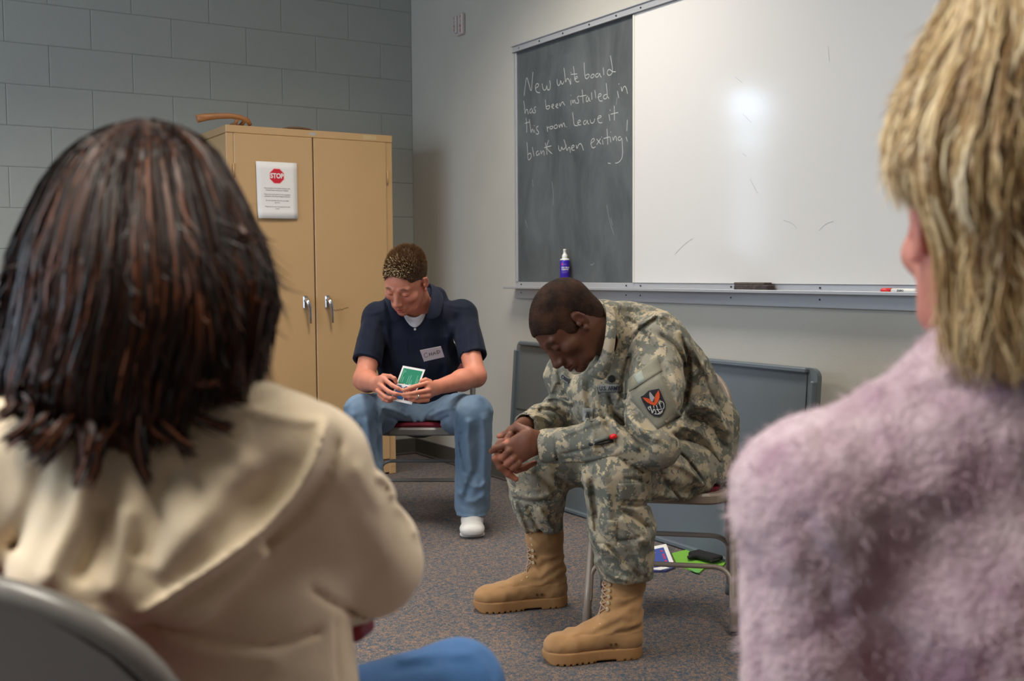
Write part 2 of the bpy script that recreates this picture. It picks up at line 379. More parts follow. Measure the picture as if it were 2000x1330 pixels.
STR = '''112,602 122,520 135,415 158,500 180,578 186,480 195,383|215,535 248,515 245,490 222,492 215,535 228,572 258,575|280,490 285,535 300,557 318,540 322,500 325,540 342,557 358,520 350,462
418,450 418,490 432,515 447,490 450,455 458,490 470,500 482,470|482,345 492,430 497,485 505,450 520,440 535,470 543,498|546,385 548,391|543,445 546,498|570,330 578,400 582,460|545,405 605,400|585,450 608,440 605,420 588,430 585,460 600,478 622,470
668,295 672,370 680,445 700,445 718,420 710,398 682,415|745,405 728,425 738,443 758,430 765,405 745,402|800,395 780,400 772,425 790,435 808,410 812,390 820,425 830,430|845,340 850,380 852,412|930,378 900,352 880,385 890,415 915,412 935,380 925,300 913,230|935,380 962,380
108,650 118,720 120,778 128,735 142,725 152,775|185,722 168,730 162,755 175,768 190,745 190,725 195,765|222,705 205,712 208,732 222,748 210,765 198,760
308,640 315,700 318,725 335,730 352,710 345,690 318,705|368,705 388,695 382,678 368,690 370,715 388,722|405,705 428,690 420,675 405,690 410,712 428,715|440,670 447,708 455,675 470,655 482,680 490,692
545,598 547,604|545,645 548,690|560,640 565,680 572,650 580,640 588,675|625,605 605,615 610,635 622,655 612,675 595,670|650,545 657,610 660,670|630,610 690,598|705,605 688,620 688,655 702,660 712,635 710,610 720,650 728,655|737,570 742,640|768,550 778,625|795,620 830,600 822,580 802,590 800,630 815,655 840,650|880,590 855,595 845,620 862,638 885,620 880,540 873,485|885,610 900,630
990,490 994,497|978,560 990,625|1012,520 1020,570 1028,535 1045,510 1060,530 1072,585
130,810 138,880 135,945|120,860 165,845|160,820 170,890 178,955 182,920 192,910 198,945|205,878 208,884|205,918 212,950|245,885 225,895 230,920 252,940 240,962 222,955
325,885 330,935|328,905 345,890|375,885 352,890 350,910 368,912 382,898 375,885|412,870 392,880 390,905 410,908 425,890 412,870|435,870 440,905 445,880 458,862 465,900 470,870 482,850 492,895|505,888 508,893
562,755 570,820 575,882 610,880|610,860 640,838 625,825 608,845 612,875 640,872|685,830 665,840 662,865 680,872 695,845 698,825 702,860 715,865|725,825 730,855 748,860 765,840 768,815|790,820 832,800 820,785 798,795 795,840 815,858 838,850
908,733 912,741|900,775 908,835|948,695 950,770 950,832|915,775 985,758
138,1035 145,1120 148,1200 165,1195 182,1165 170,1130 148,1150|188,1080 205,1165|245,1115 225,1125 225,1155 240,1158 252,1130 255,1155|265,1110 272,1150 285,1112 298,1120 300,1158|308,1040 320,1100 325,1150|340,1015 315,1090 372,1142|300,1085 365,1068
432,1065 432,1100 448,1120 460,1095 458,1070 470,1105 490,1095 505,1060|482,1010 500,1070 510,1120 520,1090 535,1075 542,1130|548,1095 580,1075 570,1058 552,1070 555,1110 580,1108|595,1060 602,1100 615,1060 635,1042 652,1070 663,1110
728,1050 770,1015 755,995 732,1020 735,1075 755,1090 775,1075|785,1005 825,1052|822,1000 785,1058|832,983 835,989|838,1010 845,1055|880,910 885,970 888,1055|850,1000 905,985|915,938 918,944|910,985 918,1035|935,985 940,1025 950,985 965,975 972,1025|1010,985 985,985 985,1015 1005,1022 1018,985 1025,1070 1028,1150 1010,1205 975,1228 958,1228
1070,825 1065,930|1058,985 1070,1028
890,1228 915,1232'''
def smooth(p, it=2):
    p = [np.array(q, float) for q in p]
    for _ in range(it):
        if len(p) < 3: break
        q = [p[0]]
        for a, b_ in zip(p[:-1], p[1:]): q += [a*.75+b_*.25, a*.25+b_*.75]
        p = q+[p[-1]]
    return p
m_chalk = mat('white_chalk', (196, 198, 196), .9, var=.25, vscale=260)
for row in STR.split('\n'):
    hw = MB()
    for st in row.split('|'):
        pts = smooth([tuple(map(float, q.split(','))) for q in st.split()])
        hw.ribbon([onplane(1000+x/4.75, 60+y/4.75, 0, -.0156) for x, y in pts], (-1, 0, 0), .0034)
    hw.build('chalk_word', m_chalk, cb, org=co)
for a in (((1078, 355), (1081, 380), (1080, 400)), ((1185, 400), (1190, 430), (1199, 458)), ((1193, 425), (1196, 440)), ((1026, 430), (1030, 445)), ((1153, 516), (1157, 518), (1160, 513)), ((1205, 190), (1204, 205)), ((1040, 350), (1041, 364))):
    sm = MB(); sm.ribbon([onplane(x, y, 0, -.0155) for x, y in smooth(a)], (-1, 0, 0), .003); sm.build('chalk_mark', mat('faint_chalk', (134, 138, 140), .9), cb, org=co)
wbd = empty('whiteboard', (-.02, (YB1+YB2)/2, ZB0), 'large glossy whiteboard right of the slate chalkboard', 'whiteboard'); co = np.array([-.02, (YB1+YB2)/2, ZB0])
m_wb = mat('whiteboard_enamel', (218, 216, 213), .13, spec=.5)
MB().box((-.011, (YB1-.0005+YB2)/2, (ZB0+ZB1)/2), (.020, YB1-.001-YB2, ZB1-ZB0)).build('panel', m_wb, wbd, org=co)
MB().box((-.0135, YB1-.0075, (ZB0+ZB1)/2), (.021, .013, ZB1-ZB0), bev=.002).build('edge_trim', mat('cream_trim', (214, 211, 200), .5), wbd, org=co)
for a in (((1435, 150), (1450, 162)), ((1450, 222), (1468, 240)), ((1450, 300), (1458, 305)), ((1465, 350), (1480, 378)), ((1620, 120), (1617, 90)), ((1318, 497), (1335, 478), (1352, 466)), ((1530, 430), (1548, 436), (1556, 446)), ((1600, 450), (1612, 437), (1628, 432))):
    sm = MB(); sm.ribbon([onplane(x, y, 0, -.0215) for x, y in smooth(a)], (-1, 0, 0), .0022); sm.build('marker_smudge', mat('smudge_grey', (186, 186, 188), .7), wbd, org=co)
rail = empty('map_rail', (-.03, -3, ZB1), 'aluminium map rail along the top edge of the boards', 'rail'); co = np.array([-.03, -3, ZB1])
b = MB(); ym = (YB0+YB2)/2+.006; yl = YB0-YB2+.022
b.box((-.014, ym, ZB1+.0155), (.028, yl, .030), bev=.002).box((-.024, ym, ZB1+.0325), (.020, yl+.012, .006), bev=.002).box((-.026, ym, ZB1+.0035), (.012, yl+.010, .006), bev=.002)
b.build('rail_body', m_alu, rail, org=co)
for y in (-1.235, -1.42, -1.62, -1.83, -2.03, -2.2, -2.4): MB().tube([(-.027, y, ZB1+.016), (-.0305, y, ZB1+.016)], .0042, 8, up=(0, 0, 1)).build('screw', m_dark if y < -1.3 else m_chrome, rail, org=co)
tr = empty('chalk_tray', (-.04, -3, 1.02), 'long aluminium chalk tray under both boards', 'tray'); co = np.array([-.04, -3, 1.02])
b = MB(); b.box((-.009, ym, 1.0405), (.018, yl, .028), bev=.002)
b.build('back_strip', m_alu, tr, org=co)
b = MB(); b.box((-.040, ym-.0, 1.024), (.076, yl+.05, .005)).box((-.078, ym, 1.027), (.006, yl+.05, .013), bev=.002)
b.build('shelf', m_alu, tr, org=co)
MB().box((-.010, ym, .995), (.020, yl, .052), bev=.003).box((-.017, ym, .975), (.014, yl, .006)).build('lower_strip', m_alu, tr, org=co)
for y in (-1.23, -2.09, -2.19, -2.75, -3.2):
    for z in (1.042, 1.0): MB().tube([(-.018, y, z), (-.0215, y, z)], .0035, 8, up=(0, 0, 1)).build('screw', m_dark, tr, org=co)
# spray bottle
bc = np.array([-.048, -1.658, 1.0268])
bt = empty('spray_bottle', tuple(bc), 'blue whiteboard cleaner spray bottle with white nozzle on the tray', 'bottle')
m_blue = mat('bottle_blue', (58, 34, 170), .35)
MB().lathe((0, 0, 0), [(.021, 0), (.0235, .003), (.0235, .128), (.0225, .134)], 24).build('bottle_body', m_blue, bt)
MB().lathe((0, 0, .1325), [(.0228, 0), (.0228, .004), (.019, .007), (.013, .009)], 24).build('bottle_shoulder', m_white, bt)
MB().lathe((0, 0, .1405), [(.0125, 0), (.0130, .003), (.0130, .016), (.0105, .019), (.0075, .024), (.0068, .037), (.0075, .038), (.0075, .043), (.0065, .045)], 20).build('nozzle', m_white, bt)
vd = np.array([CC[0]-bc[0], CC[1]-bc[1], 0]); vd /= np.linalg.norm(vd)
def on_cyl(px_off, z, r=.0240):   # angle from the camera-facing direction
    a = px_off/r; c, s_ = math.cos(a), math.sin(a)
    return np.array([vd[0]*c-vd[1]*s_, vd[0]*s_+vd[1]*c, 0])*r+np.array([0, 0, z])
def cyl_text(name, txt, size, z, m, parent, x0=-.017, r=.0240, bold=0.):
    me = text_mesh(txt, size, 0., bold, 'LEFT')
    for v in me.vertices: v.co = Vector(on_cyl(x0+v.co.x, z+v.co.y, r))
    me.materials.clear(); me.materials.append(m); return link(name, me, parent)
cyl_text('bottle_lettering', 'DRY ERASE', .0088, .098, m_white, bt, bold=.0004)
cyl_text('bottle_lettering', 'CLEANER', .0088, .089, m_white, bt, bold=.0004)
m_lil = mat('lilac_print', (190, 160, 225), .6)
cyl_text('bottle_lettering', 'for dry erase boards', .0045, .080, m_lil, bt)
cyl_text('bottle_lettering', 'non-toxic 8 oz', .0045, .074, m_lil, bt)
cyl_text('bottle_lettering', 'MARKS', .0050, .113, m_lil, bt, x0=-.008)
lg = MB(); lg.add([on_cyl(-.017, .109), on_cyl(-.009, .109), on_cyl(-.0105, .114), on_cyl(-.012, .120), on_cyl(-.0145, .120)], [(0, 1, 2, 3, 4)]); lg.build('pink_emblem', mat('pink_print', (225, 60, 120), .6), bt)
# eraser and marker
er = empty('board_eraser', (-.045, -2.90, 1.027), 'worn dark felt board eraser on the tray', 'eraser')
b = MB(); b.box((0, 0, .014), (.046, .175, .022), bev=.004); b.build('felt', mat('grey_felt', (84, 74, 72), .95, var=.5, vscale=60, bump=.8), er)
MB().box((0, .008, .029), (.042, .16, .009), bev=.002).build('backing', mat('felt_top', (94, 84, 76), .9, var=.3, vscale=40), er)
mk = empty('dry_erase_marker', (-.050, -3.55, 1.036), 'white dry erase marker with red cap on the tray', 'marker')
MB().tube([(0, .018, 0), (0, -.075, 0), (0, -.08, 0)], [.0082, .0082, .005], 16).build('barrel', m_white, mk)
MB().tube([(0, .058, 0), (0, .054, 0), (0, .016, 0)], [.007, .0088, .0092], 16).build('cap', mat('cap_red', (214, 36, 36), .4), mk)
me_o = place_text('marker_lettering', 'EXPO', .010, (-.0086, -.022, .0005), (0, -1, 0), (.35, 0, 1), m_ink, mk, bold=.0003)
# alarm strobe high on the wall
st = empty('alarm_strobe', (0, -.612, 2.468), 'small white wall alarm with red vertical FIRE lettering', 'alarm')
MB().box((-.012, 0, 0), (.024, .075, .115), bev=.006).build('housing', mat('alarm_white', (196, 188, 182), .5), st)
MB().box((-.030, .018, 0), (.018, .026, .095), bev=.006).build('lens', mat('alarm_lens', (188, 184, 182), .15), st)
m_ar = mat('alarm_red', (150, 40, 48), .5)
for k, ch in enumerate('FIRE'): place_text('alarm_lettering', ch, .026, (-.0243, -.020, .036-.024*k), (0, -1, 0), (0, 0, 1), m_ar, st, bold=.0008)
for k, ch in enumerate('FIRE'): place_text('alarm_lettering', ch, .020, (-.0396, .020, .032-.021*k), (0, -1, 0), (0, 0, 1), m_ar, st, bold=.0008)
# ------------------------------------------------------------------ folded table
m_tab = mat('table_grey', (100, 109, 115), .38, spec=.6, var=.05, vscale=4, bump=.06, bscale=260, bdist=.001)
m_tabd = mat('table_rim', (96, 106, 114), .4)
ta, tb = onplane(1015, 668, 0, -.10), onplane(1604, 712, 0, -.10)
TY0, TY1 = ta[1], tb[1]; TH = .765
tl = empty('folding_table', (-.12, (TY0+TY1)/2, 0), 'grey folding table stood on its long edge against the wall', 'table', rz=0)
tl.rotation_euler = (0, math.radians(4.0), 0); tl.location.x = -.165
Lh = (TY0-TY1)/2
b = MB(); 
def rrect(L, H, r, x, n=6):
    pts = []
    for (cy_, cz_, a0) in ((L-r, H-r, 0), (-L+r, H-r, PI/2), (-L+r, r, PI), (L-r, r, 3*PI/2)):
        for k in range(n+1):
            a = a0+k*PI/2/n; pts.append((x, cy_+r*math.cos(a), cz_+r*math.sin(a)))
    return pts
b.prism(rrect(Lh, TH, .035, -.004), (1, 0, 0), .022).build('table_top', m_tab, tl)
sk = MB()
sk.box((-.0, 0, TH-.010), (.045, 2*Lh-.08, .018), bev=.004).box((0, 0, .010), (.045, 2*Lh-.08, .018), bev=.004)
sk.box((0, Lh-.010, TH/2), (.045, .018, TH-.09), bev=.004).box((0, -Lh+.010, TH/2), (.045, .018, TH-.09), bev=.004)
sk.build('rim', m_tabd, tl)
MB().box((-.0062, -Lh+.045, TH/2), (.002, .0025, TH-.02)).box((-.0062, 0, .43), (.002, 2*Lh-.06, .002)).build('seam', mat('seam_dark', (58, 62, 66), .6), tl)
for sy in (-1, 1):
    fm = MB(); fm.tube([(.05, sy*(Lh-.25), .08), (.05, sy*(Lh-.25), TH-.08)], .012, 8); fm.tube([(.05, sy*(Lh-.25), .1), (.05, sy*.15, .1)], .012, 8); fm.tube([(.05, sy*(Lh-.25), TH-.1), (.05, sy*.15, TH-.1)], .012, 8); fm.build('leg_frame', m_tabd, tl)
# ------------------------------------------------------------------ folding chairs
m_cmet = mat('chair_beige_enamel', (142, 128, 116), .32, spec=.6)
m_cgry = mat('chair_grey_enamel', (118, 116, 112), .33, spec=.6)
m_mar = mat('maroon_vinyl', (112, 16, 38), .5, var=.2, vscale=90)
m_ftip = mat('grey_rubber', (110, 112, 112), .7)
def chair(loc, face, label, metal, first=None):
    """origin on the floor under the seat; local -Y is the front"""
    t = empty('folding_chair', tuple(loc), label, 'chair', 'metal folding chairs')
    t.rotation_euler = (0, 0, math.atan2(face[1], face[0])+PI/2)
    hw_ = .225
    def fy(z): return -.205+.40*(z/.80)
    def ry(z): return .235-.33*(z/.42)
    fr = MB(); pts = [(-hw_, fy(0), .01), (-hw_+.004, fy(.42), .42), (-.215, fy(.60), .60)]
    for k in range(0, 13):
        a = PI-k*PI/12; pts.append((.213*abs(math.cos(a))**.72*math.copysign(1, math.cos(a)), fy(.62+.17*math.sin(a)), .62+.17*math.sin(a)**.75))
    pts += [(.215, fy(.60), .60), (hw_-.004, fy(.42), .42), (hw_, fy(0), .01)]
    fr.tube(smooth(pts, 1), .0125, 12); fr.build('front_leg_frame', metal, t)
    for sx in (-1, 1): MB().tube([(sx*.215, ry(.01), .01), (sx*.205, ry(.41), .41)], .011, 10).build('rear_leg', metal, t)
    for sx in (-1, 1):
        MB().tube([(sx*hw_, fy(.035), .0), (sx*hw_, fy(.05), .05)], [.017, .0145], 12).build('foot_cap', m_ftip, t)
        MB().tube([(sx*.215, ry(.0), .0), (sx*.215, ry(.05), .05)], [.016, .0135], 12).build('foot_cap', m_ftip, t)
    for (yf, w, z) in ((fy, .218, .185), (ry, .208, .245)):
        MB().tube(smooth([(-w, yf(z-.11)-.006, z-.11), (-w, yf(z-.05)-.006, z-.05), (-w, yf(z-.03)-.006, z-.028), (-w+.03, yf(z)-.002, z), (-w+.09, yf(z), z), (0, yf(z), z), (w-.09, yf(z), z), (w-.03, yf(z)-.002, z), (w, yf(z-.03)-.006, z-.028), (w, yf(z-.05)-.006, z-.05), (w, yf(z-.11)-.006, z-.11)], 3), .0082, 8).build('stretcher', metal, t)
    def rr(w, d0, d1, r, z, n=5):
        P = []
        for (cx_, cy_, a0) in ((w-r, d1-r, 0), (-w+r, d1-r, PI/2), (-w+r, d0+r, PI), (w-r, d0+r, 3*PI/2)):
            for k in range(n+1): a = a0+k*PI/2/n; P.append((cx_+r*math.cos(a), cy_+r*math.sin(a), z))
        return P
    def slab(rings, name, m):
        b_ = MB(); vs = [q for r_ in rings for q in r_]; n = len(rings[0])
        fs = [(i*n+k, i*n+(k+1) % n, (i+1)*n+(k+1) % n, (i+1)*n+k) for i in range(len(rings)-1) for k in range(n)]
        fs += [tuple(range(n))[::-1], tuple((len(rings)-1)*n+k for k in range(n))]
        return b_.add(vs, fs, 0, False).build(name, m, t)
    slab([rr(.198, -.205, .185, .07, .398), rr(.203, -.210, .19, .075, .404), rr(.203, -.210, .19, .075, .425), rr(.198, -.203, .185, .07, .432)], 'seat_pan', metal)
    slab([rr(.180, -.185, .165, .06, .430), rr(.182, -.188, .168, .06, .442), rr(.165, -.17, .15, .06, .450)], 'seat_pad', m_mar)
    # back panel and pad: arch-shaped, following the slanted frame
    def arch(w, z0, h, dy, n=14):
        P = [(-w, fy(z0)+dy, z0)]
        for k in range(n+1):
            a = PI-k*PI/n; c_ = math.cos(a); s_ = math.sin(a); zz = .62+h*s_**.75 if s_ > 1e-6 else .62
            P.append((w*abs(c_)**.72*math.copysign(1, c_), fy(zz)+dy, zz))
        P.append((w, fy(z0)+dy, z0)); return P
    def ash(name, m, rings): slab(rings, name, m)
    ash('back_panel', metal, [arch(.205, .575, .16, .010), arch(.205, .575, .16, .003)])
    ash('back_pad', m_mar, [arch(.190, .585, .145, .003), arch(.187, .588, .142, -.014), arch(.17, .60, .125, -.020)])
    return t
#@@PART3
# ------------------------------------------------------------------ sculpting with distance fields
def nrm(v): v = np.array(v, float); return v/(np.linalg.norm(v)+1e-12)
def vnoise(P, f, seed=0):
    Q = P*f+seed*17.3; I = np.floor(Q).astype(np.int64); T = (Q-I).astype(np.float32); T = T*T*(3-2*T); out = 0
    def h(i, j, k):
        n = (i*374761393+j*668265263+k*2147483647+seed*1274126177) & 0xffffffff
        n = ((n ^ (n >> 13))*1274126177) & 0xffffffff
        return ((n ^ (n >> 16)) & 0xffff).astype(np.float32)/32767.5-1
    for a in (0, 1):
        for b in (0, 1):
            for c in (0, 1):
                w = (T[:, 0] if a else 1-T[:, 0])*(T[:, 1] if b else 1-T[:, 1])*(T[:, 2] if c else 1-T[:, 2])
                out = out+w*h(I[:, 0]+a, I[:, 1]+b, I[:, 2]+c)
    return out
class Sdf:
    def __init__(s, res=.004): s.P = []; s.res = res; s.disp = None; s.da = 0.
    def _add(s, f, lo, hi, k, op): s.P.append((f, np.array(lo)-k-.012, np.array(hi)+k+.012, k, op)); return s
    def cap(s, a, b, ra, rb=None, k=.012, op='+', side=None, flat=None):
        """rounded limb from a to b; radii are numbers or (across side, other) pairs; flat='a','b','ab' cuts an end square"""
        a = np.array(a, float); b = np.array(b, float); rb = ra if rb is None else rb
        A = ra if hasattr(ra, '__len__') else (ra, ra); B = rb if hasattr(rb, '__len__') else (rb, rb)
        L = np.linalg.norm(b-a); w = (b-a)/L if L > 1e-6 else np.array([0, 0, 1.])
        u = np.array(side if side is not None else ([0, 0, 1.] if abs(w[2]) < .9 else [1., 0, 0]), float); u = nrm(u-w*(u@w)); v = np.cross(w, u)
        M = np.stack([u, v, w]).astype(np.float32); a32 = a.astype(np.float32)
        def f(P):
            q = (P-a32)@M.T; z = q[:, 2]; t = np.clip(z/max(L, 1e-6), 0, 1)
            r1 = A[0]+(B[0]-A[0])*t; r2 = A[1]+(B[1]-A[1])*t; zz = z-t*L; r3 = np.minimum(r1, r2)
            if flat: zz = 0*zz
            k0 = np.sqrt((q[:, 0]/r1)**2+(q[:, 1]/r2)**2+(zz/r3)**2)
            k1 = np.sqrt((q[:, 0]/r1**2)**2+(q[:, 1]/r2**2)**2+(zz/r3**2)**2)
            d = np.where(k1 > 1e-6, k0*(k0-1)/np.maximum(k1, 1e-6), -r3)
            if flat:
                if 'a' in flat: d = np.maximum(d, -z)
                else: d = np.where(z < 0, np.sqrt(np.maximum(d+r3, 0)**2+z*z)-r3, d)
                if 'b' in flat: d = np.maximum(d, z-L)
                else: d = np.where(z > L, np.sqrt(np.maximum(d+r3, 0)**2+(z-L)**2)-r3, d)
            return d
        m = max(*A, *B); return s._add(f, np.minimum(a, b)-m, np.maximum(a, b)+m, k, op)
    def ell(s, c, r, R=None, k=.012, op='+'):
        c = np.array(c, float); r = np.array(r if hasattr(r, '__len__') else (r, r, r), float)
        M = (np.eye(3) if R is None else np.array(R)).T.astype(np.float32); c32 = c.astype(np.float32); r32 = r.astype(np.float32)
        def f(P):
            q = (P-c32)@M.T; k0 = np.sqrt(((q/r32)**2).sum(1)); k1 = np.sqrt(((q/r32**2)**2).sum(1))
            return np.where(k1 > 1e-6, k0*(k0-1)/np.maximum(k1, 1e-6), -r32.min())
        return s._add(f, c-r.max(), c+r.max(), k, op)
    def box(s, c, h, R=None, rd=.003, k=.006, op='+'):
        c = np.array(c, float); h = np.array(h, float); M = (np.eye(3) if R is None else np.array(R)).T.astype(np.float32); c32 = c.astype(np.float32)
        def f(P):
            q = np.abs((P-c32)@M.T)-(h-rd); return np.sqrt((np.maximum(q, 0)**2).sum(1))+np.minimum(q.max(1), 0)-rd
        m = np.linalg.norm(h); return s._add(f, c-m, c+m, k, op)
    def tube(s, pts, r, k=.008, op='+', side=None):
        rs = r if (hasattr(r, '__len__') and len(r) == len(pts) and not isinstance(r, tuple)) else [r]*len(pts)
        for i in range(len(pts)-1): s.cap(pts[i], pts[i+1], rs[i], rs[i+1], k, op, side)
        return s
    def cut(s, c, n, k=.004, R=1.):
        """removes everything on the +n side of the plane through c, within R of c"""
        c = np.array(c, float); n = nrm(n).astype(np.float32); c32 = c.astype(np.float32)
        def f(P): return np.maximum(-((P-c32)@n), np.sqrt(((P-c32)**2).sum(1))-R)
        return s._add(f, c-R, c+R, k, '-')
    def field(s, P, prims=None):
        d = np.full(len(P), .5, np.float32)
        for f, lo, hi, k, op in (s.P if prims is None else prims):
            e = f(P).astype(np.float32)
            if op == '-': e = -e; e, d = -e, -d   # subtract = smooth max(d, -e)
            if k > 0:
                h = np.clip(.5+.5*(d-e)/k, 0, 1); r = d+(e-d)*h-k*h*(1-h)
            else: r = np.minimum(d, e)
            d = -r if op == '-' else r
        if s.disp is not None:
            m = np.abs(d) < s.da*3+.012
            if m.any(): d[m] += s.disp(P[m]).astype(np.float32)
        return d
    def mesh(s, name, org, mats, n=16, colfn=None, matfn=None, smooth_it=0):
        res = s.res; pos = [p for p in s.P if p[4] == '+']
        lo = np.min([p[1] for p in pos], 0)-s.da*1.3; hi = np.max([p[2] for p in pos], 0)+s.da*1.3
        nb = np.ceil((hi-lo)/(res*n)).astype(int); D = nb*n+2
        g = np.arange(n+1); G = np.stack(np.meshgrid(g, g, g, indexing='ij'), -1).reshape(-1, 3)
        B = res*n; half = B*.8661
        keys = []; verts = []; quads = []
        E = [((a), (b)) for a, b in (((0,0,0),(1,0,0)),((0,1,0),(1,1,0)),((0,0,1),(1,0,1)),((0,1,1),(1,1,1)),((0,0,0),(0,1,0)),((1,0,0),(1,1,0)),((0,0,1),(0,1,1)),((1,0,1),(1,1,1)),((0,0,0),(0,0,1)),((1,0,0),(1,0,1)),((0,1,0),(0,1,1)),((1,1,0),(1,1,1)))]
        def key(ijk): return (ijk[:, 0]*D[1]+ijk[:, 1])*D[2]+ijk[:, 2]
        LO = np.array([p[1] for p in s.P])-s.da*1.3; HI = np.array([p[2] for p in s.P])+s.da*1.3; isp = np.array([p[4] == '+' for p in s.P])
        for bi in range(nb[0]):
            for bj in range(nb[1]):
                for bk in range(nb[2]):
                    b0 = lo+np.array([bi, bj, bk])*B; b1 = b0+B
                    hit = np.all((LO <= b1) & (HI >= b0), 1)
                    if not (hit & isp).any(): continue
                    pr = [s.P[i] for i in np.nonzero(hit)[0]]
                    c = s.field(((b0+b1)/2)[None].astype(np.float32), pr)[0]
                    if abs(c) > half*2.1+.03+s.da: continue
                    P = (b0+G*res).astype(np.float32); V = s.field(P, pr).reshape(n+1, n+1, n+1); S = V < 0
                    if S.all() or not S.any(): continue
                    base = np.array([bi, bj, bk])*n
                    cnt = sum(S[a:a+n, b:b+n, c_:c_+n].astype(np.int8) for a in (0, 1) for b in (0, 1) for c_ in (0, 1))
                    ii = np.argwhere((cnt > 0) & (cnt < 8))
                    acc = np.zeros((len(ii), 3)); num = np.zeros(len(ii))
                    for a, b in E:
                        ia = ii+a; ib = ii+b; va = V[ia[:, 0], ia[:, 1], ia[:, 2]]; vb = V[ib[:, 0], ib[:, 1], ib[:, 2]]
                        m = (va < 0) != (vb < 0); t = np.where(m, va/np.where(m, va-vb, 1), 0)
                        acc += m[:, None]*(np.array(a)+t[:, None]*(np.array(b)-np.array(a))); num += m
                    verts.append(b0+(ii+acc/num[:, None])*res); keys.append(key(ii+base))
                    for ax in range(3):
                        o1, o2 = (ax+1) % 3, (ax+2) % 3
                        S0 = S[:n, :n, :n]; sl = [slice(0, n)]*3; sl[ax] = slice(1, n+1); S1 = S[tuple(sl)]
                        e = np.argwhere(S0 != S1)
                        if not len(e): continue
                        flip = S0[e[:, 0], e[:, 1], e[:, 2]]; e = e+base
                        e1 = e.copy(); e1[:, o1] -= 1; e2 = e1.copy(); e2[:, o2] -= 1; e3 = e.copy(); e3[:, o2] -= 1
                        ok = (e2 >= 0).all(1)
                        q = np.stack([key(e), key(e1), key(e2), key(e3)], 1)
                        q = np.where(flip[:, None], q, q[:, ::-1]); quads.append(q[ok])
        if not verts: return bpy.data.meshes.new(name)
        verts = np.concatenate(verts); keys = np.concatenate(keys); quads = np.concatenate(quads)
        o = np.argsort(keys); keys = keys[o]; verts = verts[o]
        ix = np.searchsorted(keys, quads); ix = np.clip(ix, 0, len(keys)-1); ok = (keys[ix] == quads).all(1); ix = ix[ok]
        for _ in range(smooth_it):
            acc = np.zeros_like(verts); num = np.zeros(len(verts))
            for a in range(4):
                b = (a+1) % 4
                np.add.at(acc, ix[:, a], verts[ix[:, b]]); np.add.at(num, ix[:, a], 1)
                np.add.at(acc, ix[:, b], verts[ix[:, a]]); np.add.at(num, ix[:, b], 1)
            mvd = num > 0; verts[mvd] = verts[mvd]*.5+.5*acc[mvd]/num[mvd, None]
        me = bpy.data.meshes.new(name); org = np.array(org, float)
        me.vertices.add(len(verts)); me.vertices.foreach_set('co', (verts-org).astype(np.float32).ravel())
        me.loops.add(len(ix)*4); me.loops.foreach_set('vertex_index', ix.astype(np.int32).ravel())
        me.polygons.add(len(ix)); me.polygons.foreach_set('loop_start', np.arange(0, len(ix)*4, 4, dtype=np.int32))
        me.polygons.foreach_set('use_smooth', np.ones(len(ix), bool))
        for m in (mats if isinstance(mats, (list, tuple)) else [mats]): me.materials.append(m)
        if matfn is not None:
            cen = verts[ix].mean(1); me.polygons.foreach_set('material_index', matfn(cen).astype(np.int32))
        if colfn is not None:
            ca = me.color_attributes.new('col', 'FLOAT_COLOR', 'POINT'); cc = np.ones((len(verts), 4), np.float32); cc[:, :3] = colfn(verts); ca.data.foreach_set('color', cc.ravel())
        me.update(calc_edges=True); me.validate(); return me
def px(a, org=None):
    return at(*a)
def frame(fwd, up):
    f = nrm(fwd); u = np.array(up, float); u = nrm(u-f*(u@f)); return np.stack([np.cross(f, u), f, u], 1)   # columns: person's right, forward, up
